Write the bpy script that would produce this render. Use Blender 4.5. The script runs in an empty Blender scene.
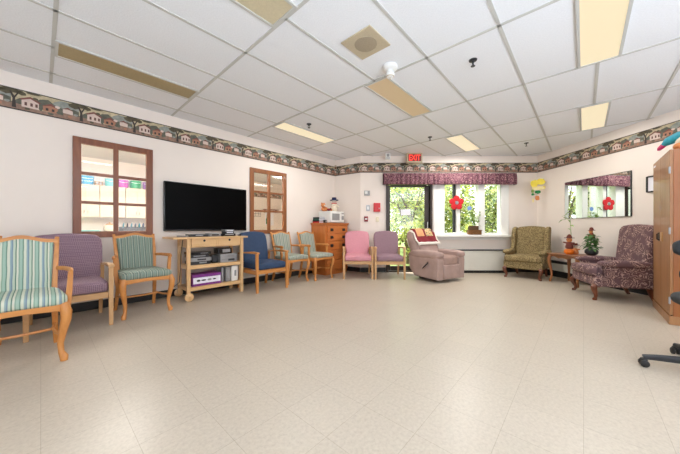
import bpy, bmesh, math, random
from mathutils import Matrix, Vector, noise
random.seed(7)
SC = bpy.context.scene
COL = SC.collection
PI = math.pi
CZ = 1.0                     # camera height
CEIL = CZ + 1.634
TH = math.radians(42.06)
D = Vector((math.sin(TH), math.cos(TH), 0))      # along the left wall, away from the camera
N = Vector((math.cos(TH), -math.sin(TH), 0))     # left wall's inward normal
OL = N * -4.47
AL = math.atan2(N.x, -N.y)                       # rotation of things standing along the left wall
RP = Vector((4.471, 6.128, 0)); RD = Vector((0.185, -2.43, 0)).normalized()
RN = Vector((RD.y, -RD.x, 0))                    # right wall's inward normal
AR = math.atan2(RN.x, -RN.y)
YB = 6.128
def W(s, off, z=0): p = OL + D*s + N*off; return Vector((p.x, p.y, z))
def RW(k, off, z=0): p = RP + RD*k + RN*off; return Vector((p.x, p.y, z))
def frame(o, a, z=0):        # local x = along, -y = into the room
    return Matrix.Translation((o[0], o[1], z)) @ Matrix.Rotation(a, 4, 'Z')

# ------------------------------------------------------------------ materials
def lin(c):
    return tuple(((v/255)/12.92 if v/255 <= .04045 else ((v/255+.055)/1.055)**2.4) for v in c)
class NT:
    def __init__(s, name):
        s.m = bpy.data.materials.new(name); s.m.use_nodes = True
        s.t = s.m.node_tree; s.b = s.t.nodes['Principled BSDF']
    def n(s, typ, **kw):
        x = s.t.nodes.new(typ)
        for k, v in kw.items():
            if hasattr(x, k) and k not in x.inputs: setattr(x, k, v)
            else: x.inputs[k].default_value = v
        return x
    def l(s, a, b): s.t.links.new(a, b)
    def coord(s, rot=(0,0,0), scale=(1,1,1)):
        c = s.n('ShaderNodeTexCoord'); m = s.n('ShaderNodeMapping')
        m.inputs['Rotation'].default_value = rot; m.inputs['Scale'].default_value = scale
        s.l(c.outputs['Object'], m.inputs['Vector']); return m.outputs['Vector']
    def ramp(s, fac, stops, interp='LINEAR'):
        r = s.n('ShaderNodeValToRGB'); cr = r.color_ramp; cr.interpolation = interp
        while len(cr.elements) < len(stops): cr.elements.new(1)
        for e, (p, c) in zip(cr.elements, stops): e.position = p; e.color = (*c, 1)
        s.l(fac, r.inputs['Fac']); return r.outputs['Color']
    def bump(s, h, strength, dist=.01):
        b = s.n('ShaderNodeBump'); b.inputs['Strength'].default_value = strength; b.inputs['Distance'].default_value = dist
        s.l(h, b.inputs['Height']); s.l(b.outputs['Normal'], s.b.inputs['Normal'])
def setb(nt, rough=.5, metal=0, spec=.5, coat=0):
    nt.b.inputs['Roughness'].default_value = rough; nt.b.inputs['Metallic'].default_value = metal
    nt.b.inputs['Specular IOR Level'].default_value = spec; nt.b.inputs['Coat Weight'].default_value = coat
def plain(name, c, rough=.5, metal=0, spec=.5, var=.06, sc=12, coat=0, bump=0):
    nt = NT(name); setb(nt, rough, metal, spec, coat)
    c = lin(c)
    if var:
        t = nt.n('ShaderNodeTexNoise', Scale=sc, Detail=4.0); nt.l(nt.coord(), t.inputs['Vector'])
        col = nt.ramp(t.outputs['Fac'], [(.3, tuple(v*(1-var) for v in c)), (.7, tuple(min(1, v*(1+var)) for v in c))])
        nt.l(col, nt.b.inputs['Base Color'])
        if bump: nt.bump(t.outputs['Fac'], bump)
    else: nt.b.inputs['Base Color'].default_value = (*c, 1)
    return nt.m
def wood(name, c1, c2, axis='z', rough=.4, sc=1.0, coat=.15):
    nt = NT(name); setb(nt, rough, coat=coat)
    s = {'x': (1.5, 22, 22), 'y': (22, 1.5, 22), 'z': (22, 22, 1.5)}[axis]
    v = nt.coord(scale=tuple(k*sc for k in s))
    t = nt.n('ShaderNodeTexNoise', Scale=1.0, Detail=6.0, Roughness=.65, Distortion=.6); nt.l(v, t.inputs['Vector'])
    nt.l(nt.ramp(t.outputs['Fac'], [(.3, lin(c1)), (.7, lin(c2))]), nt.b.inputs['Base Color'])
    nt.bump(t.outputs['Fac'], .05, .002)
    return nt.m
def emis(name, c, strength, base=None):
    nt = NT(name); nt.b.inputs['Base Color'].default_value = (*lin(base or c), 1)
    nt.b.inputs['Emission Color'].default_value = (*lin(c), 1); nt.b.inputs['Emission Strength'].default_value = strength
    return nt.m
def glass(name, tint=(1, 1, 1), gl=.06):
    nt = NT(name); t = nt.t; t.nodes.remove(nt.b)
    a = nt.n('ShaderNodeBsdfTransparent'); a.inputs['Color'].default_value = (*tint, 1)
    g = nt.n('ShaderNodeBsdfGlossy'); g.inputs['Roughness'].default_value = .02
    mx = nt.n('ShaderNodeMixShader'); mx.inputs['Fac'].default_value = gl
    nt.l(a.outputs[0], mx.inputs[1]); nt.l(g.outputs[0], mx.inputs[2])
    nt.l(mx.outputs[0], t.nodes['Material Output'].inputs['Surface']); return nt.m
def striped(name, stops, period):
    nt = NT(name); setb(nt, .75, spec=.25)
    v = nt.coord(); sp = nt.n('ShaderNodeSeparateXYZ'); nt.l(v, sp.inputs[0])
    nz = nt.n('ShaderNodeTexNoise', Scale=9.0); nt.l(v, nz.inputs['Vector'])
    a = nt.n('ShaderNodeMath', operation='MULTIPLY_ADD'); nt.l(nz.outputs['Fac'], a.inputs[0]); a.inputs[1].default_value = .006
    nt.l(sp.outputs[0], a.inputs[2])
    m = nt.n('ShaderNodeMath', operation='MULTIPLY'); nt.l(a.outputs[0], m.inputs[0]); m.inputs[1].default_value = 1/period
    f = nt.n('ShaderNodeMath', operation='FRACT'); nt.l(m.outputs[0], f.inputs[0])
    nt.l(nt.ramp(f.outputs[0], [(p, lin(c)) for p, c in stops], 'CONSTANT'), nt.b.inputs['Base Color'])
    return nt.m
def weave(name, c1, c2, sc=55):
    nt = NT(name); setb(nt, .8, spec=.2)
    v = nt.coord(rot=(.0, PI/4, 0))
    t = nt.n('ShaderNodeTexChecker', Scale=float(sc)); nt.l(v, t.inputs['Vector'])
    t.inputs['Color1'].default_value = (*lin(c1), 1); t.inputs['Color2'].default_value = (*lin(c2), 1)
    nt.l(t.outputs['Color'], nt.b.inputs['Base Color']); return nt.m
def speckle(name, stops, sc, dist=0., detail=3., rough=.85):
    nt = NT(name); setb(nt, rough, spec=.2)
    t = nt.n('ShaderNodeTexNoise', Scale=float(sc), Detail=detail, Distortion=dist); nt.l(nt.coord(), t.inputs['Vector'])
    nt.l(nt.ramp(t.outputs['Fac'], [(p, lin(c)) for p, c in stops]), nt.b.inputs['Base Color'])
    return nt.m
def floral(name):
    nt = NT(name); setb(nt, .85, spec=.2); v = nt.coord()
    vo = nt.n('ShaderNodeTexVoronoi', Scale=10.0); nt.l(v, vo.inputs['Vector'])
    nz = nt.n('ShaderNodeTexNoise', Scale=18.0, Detail=5.0); nt.l(v, nz.inputs['Vector'])
    a = nt.n('ShaderNodeMath', operation='MULTIPLY_ADD'); nt.l(nz.outputs['Fac'], a.inputs[0]); a.inputs[1].default_value = .9; nt.l(vo.outputs['Distance'], a.inputs[2])
    m = nt.n('ShaderNodeMath', operation='MULTIPLY'); nt.l(a.outputs[0], m.inputs[0]); m.inputs[1].default_value = 26
    s = nt.n('ShaderNodeMath', operation='SINE'); nt.l(m.outputs[0], s.inputs[0])
    n2 = nt.n('ShaderNodeTexNoise', Scale=9.0, Detail=1.0); nt.l(v, n2.inputs['Vector'])
    r1 = nt.ramp(s.outputs[0], [(.1, lin((104, 80, 82))), (.5, lin((134, 106, 106))), (.95, lin((194, 164, 154)))])
    mx = nt.n('ShaderNodeMixRGB'); nt.l(nt.ramp(n2.outputs['Fac'], [(.42, (0, 0, 0)), (.5, (1, 1, 1))]), mx.inputs['Fac'])
    mx.inputs['Color1'].default_value = (*lin((108, 84, 88)), 1); nt.l(r1, mx.inputs['Color2'])
    nt.l(mx.outputs[0], nt.b.inputs['Base Color']); return nt.m
def floor_mat():
    nt = NT('floor_tile'); setb(nt, .34, spec=.34)
    v = nt.coord(rot=(0, 0, -AL))
    nz = nt.n('ShaderNodeTexNoise', Scale=55.0, Detail=6.0, Roughness=.7); nt.l(v, nz.inputs['Vector'])
    c1 = nt.ramp(nz.outputs['Fac'], [(.3, lin((178, 166, 150))), (.52, lin((191, 179, 162))), (.75, lin((199, 188, 172)))])
    br = nt.n('ShaderNodeTexBrick', offset=0.0, squash=1.0); nt.l(v, br.inputs['Vector'])
    br.inputs['Scale'].default_value = 1.0; br.inputs['Brick Width'].default_value = .3048; br.inputs['Row Height'].default_value = .3048
    br.inputs['Mortar Size'].default_value = .0016; br.inputs['Mortar Smooth'].default_value = .6; br.inputs['Bias'].default_value = 0
    br.inputs['Color1'].default_value = (1, 1, 1, 1); br.inputs['Color2'].default_value = (.965, .965, .96, 1); br.inputs['Mortar'].default_value = (.72, .7, .66, 1)
    mx = nt.n('ShaderNodeMixRGB', blend_type='MULTIPLY'); mx.inputs['Fac'].default_value = 1
    nt.l(c1, mx.inputs['Color1']); nt.l(br.outputs['Color'], mx.inputs['Color2']); nt.l(mx.outputs[0], nt.b.inputs['Base Color'])
    nt.bump(nz.outputs['Fac'], .03, .002); return nt.m
def leaf_mat(name, c):
    nt = NT(name); setb(nt, .6); nt.b.inputs['Base Color'].default_value = (*lin(c), 1)
    t = nt.n('ShaderNodeBsdfTranslucent'); t.inputs['Color'].default_value = (*lin(tuple(min(255, int(v*1.1)) for v in c)), 1)
    mx = nt.n('ShaderNodeMixShader'); mx.inputs['Fac'].default_value = .45
    nt.l(nt.b.outputs[0], mx.inputs[1]); nt.l(t.outputs[0], mx.inputs[2])
    nt.l(mx.outputs[0], nt.t.nodes['Material Output'].inputs['Surface']); return nt.m
M = {}
M['wall'] = plain('wall_paint', (237, 227, 218), .7, var=.012, sc=3, spec=.25)
M['ceil'] = plain('ceiling_tile', (234, 236, 238), .9, var=.035, sc=90, spec=.1, bump=.15)
M['tee'] = plain('ceiling_tee', (196, 196, 190), .5, var=0)
M['floor'] = floor_mat()
M['black'] = plain('black_rubber', (30, 29, 29), .5, var=.1)
M['oak'] = wood('honey_oak', (190, 122, 58), (214, 148, 80), 'z')
M['oakx'] = wood('honey_oak_rail', (190, 122, 58), (214, 148, 80), 'x')
M['ash'] = wood('pale_ash', (190, 146, 96), (212, 170, 122), 'z')
M['ashx'] = wood('pale_ash_rail', (190, 146, 96), (212, 170, 122), 'x')
M['birch'] = wood('birch', (214, 170, 116), (232, 194, 144), 'x', sc=.6)
M['birchz'] = wood('birch_upright', (214, 170, 116), (232, 194, 144), 'z', sc=.6)
M['frame'] = wood('window_wood', (112, 62, 40), (142, 86, 56), 'z', sc=.7)
M['frame2'] = wood('window_wood_light', (122, 70, 32), (152, 92, 46), 'z', sc=.7)
M['cherry'] = wood('cherry_pine', (178, 100, 42), (206, 124, 60), 'z', sc=.6)
M['cherryx'] = wood('cherry_pine_rail', (178, 100, 42), (206, 124, 60), 'x', sc=.6)
M['mahog'] = wood('mahogany', (92, 48, 30), (124, 70, 44), 'z')
M['walnut'] = wood('brown_table_wood', (124, 78, 44), (154, 102, 62), 'x')
M['walnutz'] = wood('brown_table_leg', (142, 88, 52), (172, 114, 70), 'z')
M['wardrobe'] = wood('wardrobe_oak', (142, 96, 58), (170, 124, 82), 'z', sc=.55)
M['wardrobe_side'] = wood('wardrobe_side_oak', (134, 78, 36), (166, 104, 54), 'z', sc=.4)
M['stripe'] = striped('green_stripe', [(0, (158, 184, 168)), (.16, (112, 142, 128)), (.24, (204, 208, 190)), (.4, (146, 168, 172)), (.5, (120, 140, 156)), (.58, (188, 200, 180)), (.72, (100, 130, 114)), (.8, (206, 208, 192)), (.92, (138, 164, 148))], .085)
M['stripe2'] = striped('sage_stripe', [(0, (128, 146, 134)), (.2, (96, 114, 106)), (.3, (172, 178, 162)), (.42, (120, 138, 130)), (.6, (86, 104, 98)), (.7, (166, 172, 156)), (.8, (114, 134, 124)), (.92, (146, 158, 146))], .06)
M['stripe3'] = striped('pale_sage_stripe', [(0, (148, 158, 146)), (.25, (124, 136, 130)), (.4, (182, 182, 166)), (.6, (138, 148, 142)), (.8, (170, 172, 156))], .08)
M['mauvew'] = weave('mauve_weave', (122, 96, 112), (156, 132, 142), 95)
M['mauve'] = plain('mauve_fabric', (150, 122, 132), .8, var=.05, sc=40, spec=.2)
M['pink'] = plain('pink_fabric', (214, 150, 162), .75, var=.04, sc=40, spec=.25)
M['blue'] = plain('navy_fabric', (44, 66, 98), .6, var=.08, sc=20, spec=.35)
M['recl'] = plain('taupe_plush', (172, 148, 140), .95, var=.1, sc=7, spec=.1)
M['recl2'] = plain('taupe_plush_seat', (164, 138, 128), .95, var=.12, sc=9, spec=.1)
M['olive'] = speckle('olive_tapestry', [(.36, (86, 72, 46)), (.5, (134, 116, 80)), (.62, (170, 152, 110))], 58, 1.5, 2.)
M['floral'] = floral('mauve_floral')
M['valance'] = speckle('valance_print', [(.35, (74, 42, 54)), (.5, (118, 78, 90)), (.6, (148, 110, 114)), (.68, (176, 142, 136))], 42, .5)
M['white'] = plain('white_paint', (238, 238, 234), .4, var=.01)
M['wplastic'] = plain('white_plastic', (232, 232, 228), .35, var=.01)
M['gplastic'] = plain('grey_plastic', (150, 150, 150), .4, var=.03)
M['silver'] = plain('silver_plastic', (164, 166, 170), .3, metal=.4, var=.03)
M['chrome'] = plain('chrome', (205, 205, 205), .15, metal=1, var=0)
M['charcoal'] = plain('charcoal_plastic', (40, 42, 46), .4, var=.05)
M['seatblack'] = plain('black_upholstery', (36, 38, 42), .7, var=.08)
M['bronze'] = plain('dark_bronze', (56, 46, 42), .4, metal=.3, var=.05)
M['screen'] = plain('tv_screen', (2, 2, 3), .3, var=0, spec=.06)
M['bezel'] = plain('tv_bezel', (14, 14, 16), .2, var=0)
M['tan'] = plain('tan_grille', (190, 176, 148), .6, var=.04, sc=60)
M['tand'] = plain('tan_grille_dark', (160, 147, 124), .7, var=.15, sc=220)
M['glass'] = glass('window_glass')
M['mirror'] = plain('mirror_silver', (226, 232, 228), .01, metal=1, var=0)
M['heater'] = plain('heater_enamel', (214, 212, 202), .5, var=.02)
M['red'] = plain('red_felt', (196, 30, 38), .8, var=.08)
M['redp'] = plain('red_enamel', (200, 24, 28), .35, var=.03)
M['yellow'] = plain('yellow_paper', (244, 224, 84), .8, var=.04)
M['pyellow'] = plain('pale_yellow_paper', (238, 222, 160), .8, var=.06)
M['gpaper'] = plain('green_paper', (28, 120, 62), .8, var=.1)
M['orange'] = plain('pumpkin_orange', (226, 116, 20), .45, var=.1)
M['orangef'] = plain('orange_felt', (214, 138, 84), .9, var=.1)
M['cream'] = plain('cream_fabric', (238, 226, 204), .9, var=.04)
M['kcab'] = plain('kitchen_cream', (238, 226, 206), .5, var=.01)
M['counter'] = plain('kitchen_counter', (196, 200, 196), .4, var=.06)
M['brownfelt'] = plain('brown_felt', (110, 56, 46), .9, var=.1)
M['burg'] = plain('burgundy_cotton', (124, 30, 40), .9, var=.08)
M['quiltw'] = plain('white_cotton', (236, 228, 216), .9, var=.03)
M['quilto'] = plain('peach_cotton', (214, 158, 112), .9, var=.08)
M['quiltp'] = speckle('print_cotton', [(.4, (60, 50, 44)), (.48, (226, 206, 160)), (.6, (196, 150, 96))], 24)
M['leafy'] = plain('pot_plant_leaf', (70, 112, 52), .5, var=.2, sc=20)
M['leafl'] = plain('pale_plant_leaf', (138, 166, 84), .5, var=.15, sc=20)
M['purple'] = plain('purple_card', (124, 44, 132), .4, var=.04)
M['teal'] = plain('teal_plush', (34, 158, 184), .7, var=.15, sc=20)
M['magenta'] = plain('magenta_plush', (206, 52, 112), .7, var=.1)
M['paper'] = plain('white_paper', (236, 236, 244), .7, var=0)
M['navy'] = plain('navy_felt', (34, 44, 86), .9, var=.08)
M['bark'] = plain('tree_bark', (96, 82, 66), .9, var=.2)
M['grass'] = plain('grass', (132, 152, 84), .95, var=.25, sc=9)
M['fix_on'] = emis('lit_diffuser', (255, 238, 200), .8, (120, 108, 88))
M['fix_half'] = emis('dim_diffuser', (216, 188, 148), .36, (168, 148, 118))
M['fix_off'] = plain('unlit_diffuser', (164, 146, 104), .45, var=.06, sc=60)
M['fix_off2'] = plain('unlit_diffuser_pale', (204, 192, 160), .45, var=.05, sc=60)

# ------------------------------------------------------------------ mesh builder
class MB:
    def __init__(s, xf=None): s.bm = bmesh.new(); s.xf = xf or Matrix()
    def merge(s, t, mi=0, xf=None, flat=False):
        for f in t.faces:
            f.material_index = mi; f.normal_update(); q = f.normal
            f.smooth = not (flat and max(abs(q.x), abs(q.y), abs(q.z)) > .9995)
        t.transform(s.xf @ (xf or Matrix()))
        me = bpy.data.meshes.new('tmp'); t.to_mesh(me); t.free(); s.bm.from_mesh(me); bpy.data.meshes.remove(me); return s
    def box(s, c, d, bev=0, rot=None, mi=0, seg=2):
        t = bmesh.new(); bmesh.ops.create_cube(t, size=1)
        for v in t.verts: v.co = Vector((v.co.x*d[0], v.co.y*d[1], v.co.z*d[2]))
        if bev: bmesh.ops.bevel(t, geom=list(t.edges), offset=min(bev, min(d)*.49), segments=seg, affect='EDGES', profile=.5)
        x = Matrix.Translation(c)
        if rot: x = x @ Matrix.Rotation(rot[1], 4, rot[0])
        return s.merge(t, mi, x, True)
    def prism(s, pts, lo, hi, plane='xz', bev=0, mi=0, xf=None, seg=2):
        t = bmesh.new(); mp = {'xz': lambda a, b, h: (a, h, b), 'yz': lambda a, b, h: (h, a, b), 'xy': lambda a, b, h: (a, b, h)}[plane]
        lo_v = [t.verts.new(mp(a, b, lo)) for a, b in pts]; hi_v = [t.verts.new(mp(a, b, hi)) for a, b in pts]
        n = len(pts); t.faces.new(lo_v); t.faces.new(hi_v[::-1])
        for i in range(n): t.faces.new((lo_v[i], hi_v[i], hi_v[(i+1) % n], lo_v[(i+1) % n]))
        bmesh.ops.recalc_face_normals(t, faces=t.faces[:])
        if bev:
            es = [e for e in t.edges if (e.verts[0] in lo_v) == (e.verts[1] in lo_v)]
            bmesh.ops.bevel(t, geom=es, offset=bev, segments=seg, affect='EDGES', profile=.5, clamp_overlap=True)
        return s.merge(t, mi, xf, True)
    def tube(s, pts, r, n=10, mi=0, flat=1.0, square=False):
        pts = [Vector(p) for p in pts]; k = len(pts)
        rs = r if isinstance(r, (list, tuple)) else [r]*k
        t = bmesh.new(); rings = []; up = None
        for i, p in enumerate(pts):
            tg = (pts[min(i+1, k-1)] - pts[max(i-1, 0)]).normalized()
            if up is None:
                up = Vector((0, 1, 0)) if abs(tg.y) < .9 else Vector((1, 0, 0))
            a = tg.cross(up).normalized(); b = a.cross(tg).normalized(); up = b
            ring = []
            for j in range(n):
                th = 2*PI*j/n; ca, sa = math.cos(th), math.sin(th)
                if square:
                    e = .35; ca = math.copysign(abs(ca)**e, ca); sa = math.copysign(abs(sa)**e, sa)
                ring.append(t.verts.new(p + a*ca*rs[i] + b*sa*rs[i]*flat))
            rings.append(ring)
        for i in range(k-1):
            for j in range(n): t.faces.new((rings[i][j], rings[i][(j+1) % n], rings[i+1][(j+1) % n], rings[i+1][j]))
        t.faces.new(rings[0][::-1]); t.faces.new(rings[-1])
        bmesh.ops.recalc_face_normals(t, faces=t.faces[:]); return s.merge(t, mi)
    def lathe(s, prof, c=(0, 0, 0), n=20, mi=0, rot=None, wob=None):
        t = bmesh.new(); rings = []
        for r, z in prof:
            rings.append([t.verts.new((r*math.cos(2*PI*j/n)*(wob(j, n) if wob else 1), r*math.sin(2*PI*j/n)*(wob(j, n) if wob else 1), z)) for j in range(n)])
        for i in range(len(prof)-1):
            for j in range(n): t.faces.new((rings[i][j], rings[i][(j+1) % n], rings[i+1][(j+1) % n], rings[i+1][j]))
        t.faces.new(rings[0][::-1]); t.faces.new(rings[-1]); bmesh.ops.recalc_face_normals(t, faces=t.faces[:])
        x = Matrix.Translation(c)
        if rot: x = x @ Matrix.Rotation(rot[1], 4, rot[0])
        return s.merge(t, mi, x)
    def ball(s, c, d, mi=0, e=1.0, e2=None, seg=24, rot=None):
        """superellipsoid of full size d: e=1 sphere, small e boxy cushion"""
        t = bmesh.new(); bmesh.ops.create_uvsphere(t, u_segments=seg, v_segments=seg//2+4, radius=1)
        e2 = e if e2 is None else e2; sg = lambda v, p: math.copysign(abs(v)**p, v)
        for v in t.verts:
            ph = math.asin(max(-1, min(1, v.co.z))); th = math.atan2(v.co.y, v.co.x)
            cp = sg(math.cos(ph), e)
            v.co = Vector((cp*sg(math.cos(th), e2)*d[0]/2, cp*sg(math.sin(th), e2)*d[1]/2, sg(math.sin(ph), e)*d[2]/2))
        x = Matrix.Translation(c)
        if rot: x = x @ Matrix.Rotation(rot[1], 4, rot[0])
        return s.merge(t, mi, x)
    def build(s, name, mats, parent=None, angle=40, kind=None):
        me = bpy.data.meshes.new(name); s.bm.to_mesh(me); s.bm.free()
        fl = [p.use_smooth for p in me.polygons]; me.set_sharp_from_angle(angle=math.radians(angle)); me.polygons.foreach_set('use_smooth', fl)
        return link(name, me, mats, parent, kind)
def link(name, me, mats, parent=None, kind=None):
    for m in (mats if isinstance(mats, (list, tuple)) else [mats]): me.materials.append(M[m] if isinstance(m, str) else m)
    o = bpy.data.objects.new(name, me); COL.objects.link(o)
    if parent: o.parent = parent
    if kind: o['kind'] = kind
    return o
def thing(name, label, cat, loc=(0, 0, 0), rz=0, group=None):
    o = bpy.data.objects.new(name, None); COL.objects.link(o); o.empty_display_size = .1
    o.location = loc; o.rotation_euler = (0, 0, rz); return tag(o, label, cat, group)
def tag(o, label, cat, group=None):
    o['label'] = label; o['category'] = cat
    if group: o['group'] = group
    return o
def struct(mb, name, mats, parent=None, angle=30):
    o = mb.build(name, mats, parent, angle, 'structure')
    if name.startswith(('wall', 'floor', 'ceiling', 'trim')):
        for p in o.data.polygons: p.use_smooth = False
    return o

# ------------------------------------------------------------------ room shell
c0 = W(-4.6, 0); c1 = Vector((-.126, 6.536, 0)); c2 = Vector((.465, YB, 0)); c3 = RP.copy(); c4 = RW(11.2, 0)
cr = W(-4.6, 7.0)
SHELL = [c0, c1, c2, c3, c4, cr]
# floor reaches a little under the walls
def poly(name, pts, z0, z1, mat):
    mb = MB(); mb.prism([(p[0], p[1]) for p in pts], z0, z1, 'xy'); return struct(mb, name, mat)
cen = sum(SHELL, Vector())/6
big = [cen + (p-cen)*1.03 for p in SHELL]
poly('floor', big, -.08, 0, 'floor')

US = [.075+1.2*k for k in range(-5, 7)]; VS = [-1.113+.609*k for k in range(-6, 16)]
FIX = {}   # fixtures keyed by (u index, centre v)
FIXV = [-3.55, -1.715, .11, 1.94, 3.77, 5.6]
def inside(x, y):
    ok = False
    for i in range(6):
        a, b = SHELL[i], SHELL[(i+1) % 6]
        if (a.y > y) != (b.y > y) and x < (b.x-a.x)*(y-a.y)/(b.y-a.y)+a.x: ok = not ok
    return ok
def UV(u, v, z=0): p = D*u + N*v; return Vector((p.x, p.y, z))
fixtures = []
for k in range(-4, 6):
    if k % 2: continue
    for fv in FIXV:
        u0, u1 = US[5+k], US[5+k]+1.2
        p = [UV(u, v) for u in (u0, u1) for v in (fv-.16, fv+.16)]
        if all(inside(q.x, q.y) for q in p): fixtures.append((u0, u1, fv))
# ceiling slab with tee bars
mb = MB(); mb.prism([(p.x, p.y) for p in big], CEIL, CEIL+.06, 'xy')
xfc = Matrix.Translation((0, 0, CEIL)) @ Matrix.Rotation(AL, 4, 'Z')   # local x = u, local y = -v
def tee(u0, u1, v0, v1):
    """bar clipped to the room by sampling"""
    n = max(2, int(max(abs(u1-u0), abs(v1-v0))/.05)); seg = None
    for i in range(n+1):
        f = i/n; u = u0+(u1-u0)*f; v = v0+(v1-v0)*f; q = UV(u, v)
        ok = inside(q.x, q.y) and not any(a+.01 < u < b-.01 and abs(v-c) < .15 for a, b, c in fixtures)
        if ok and seg is None: seg = (u, v)
        if (not ok or i == n) and seg is not None:
            t = bmesh.new(); bmesh.ops.create_cube(t, size=1)
            L = abs(u-seg[0])+abs(v-seg[1])
            if L > .02:
                du = abs(u-seg[0]) or .026; dv = abs(v-seg[1]) or .026
                for w in t.verts: w.co = Vector((w.co.x*du + (u+seg[0])/2, w.co.y*dv - (v+seg[1])/2, w.co.z*.012))
                mb.merge(t, 1, xfc)
            else: t.free()
            seg = None
for u in US: tee(u, u, -4.6, 7.5)
for v in VS: tee(-6, 7.2, v, v)
struct(mb, 'ceiling', ['ceil', 'tee'])

def wall(name, xf, length, holes=(), z1=CEIL+.05, t=.14, x0=0, mat='wall', z0=-.02):
    """wall in the local frame: inner face at y=0, body behind at +y; holes = (x0,x1,z0,z1)"""
    xs = sorted({x0, length, *[h[0] for h in holes], *[h[1] for h in holes]}); zs = sorted({z0, z1, *[h[2] for h in holes], *[h[3] for h in holes]})
    mb = MB(xf)
    for i in range(len(xs)-1):
        for j in range(len(zs)-1):
            cx, cz = (xs[i]+xs[i+1])/2, (zs[j]+zs[j+1])/2
            if any(h[0] < cx < h[1] and h[2] < cz < h[3] for h in holes): continue
            mb.box((cx, t/2, cz), (xs[i+1]-xs[i], t, zs[j+1]-zs[j]))
    bmesh.ops.remove_doubles(mb.bm, verts=mb.bm.verts[:], dist=1e-4)
    dup = {}
    for f in mb.bm.faces: dup.setdefault(tuple(sorted(v.index for v in f.verts)), []).append(f)
    mb.bm.verts.index_update(); dup = {}
    for f in mb.bm.faces: dup.setdefault(tuple(sorted(v.index for v in f.verts)), []).append(f)
    bmesh.ops.delete(mb.bm, geom=[f for fs in dup.values() if len(fs) > 1 for f in fs], context='FACES_ONLY')
    return struct(mb, name, mat)
XL = frame(OL, AL)
WIN = [(.25, 1.045, .885, 2.085), (2.52, 3.32, .89, 2.095)]
sL0, sL1 = -4.6, (c1-OL).dot(D)
wall('wall_left', XL, sL1, WIN, x0=sL0)
ac = math.atan2((c2-c1).y, (c2-c1).x)
wall('wall_corner', frame(c1, ac), (c2-c1).length)
XB = frame((0, YB), 0)
DOOR = (1.045, 2.09, 0.0, 2.05); WINB = (2.12, 3.82, .85, 2.05)
wall('wall_back', XB, c3.x+.14, [(*DOOR[:2], -.02, DOOR[3]), WINB], x0=c2.x)
XR = frame(RP, AR)
wall('wall_right', XR, 11.2)
# walls behind the camera; two unseen windows added in the rear wall to carry fill light
vr = (cr-c4); ar = math.atan2(vr.y, vr.x)
FILL_WIN = [(.5, 2.9, .8, 2.3), (3.3, 5.7, .8, 2.3)]
wall('wall_rear', frame(c4, ar), vr.length, FILL_WIN)
vs_ = (c0-cr); as_ = math.atan2(vs_.y, vs_.x)
wall('wall_side', frame(cr, as_), vs_.length)
for i, (a, b, z0, z1) in enumerate(FILL_WIN):
    xf = frame(c4, ar); mb = MB(xf)
    for x in (a+.03, (a+b)/2, b-.03): mb.box((x, .05, (z0+z1)/2), (.06, .08, z1-z0))
    for z in (z0+.03, z1-.03): mb.box(((a+b)/2, .05, z), (b-a, .079, .06))
    w = struct(mb, 'window_%d' % (4+i), 'white')  # unseen window, built only to house the fill light
    g = MB(xf); g.box(((a+b)/2, .06, (z0+z1)/2), (b-a-.08, .006, z1-z0-.08)); g.build('glass_pane', 'glass', w)
# baseboards
def baseboard(name, xf, x0, x1, h=.105):
    mb = MB(xf); mb.box(((x0+x1)/2, -.006, h/2+.0005), (x1-x0, .012, h-.001), .004); struct(mb, name, 'black')
baseboard('baseboard_left', XL, sL0+.02, sL1-.02)
baseboard('baseboard_corner', frame(c1, ac), .02, (c2-c1).length)
baseboard('baseboard_back', XB, c2.x, DOOR[0]-.01)
baseboard('baseboard_back.001', XB, DOOR[1]+.01, c3.x-.01)
baseboard('baseboard_right', XR, .01, 11.1)

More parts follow.
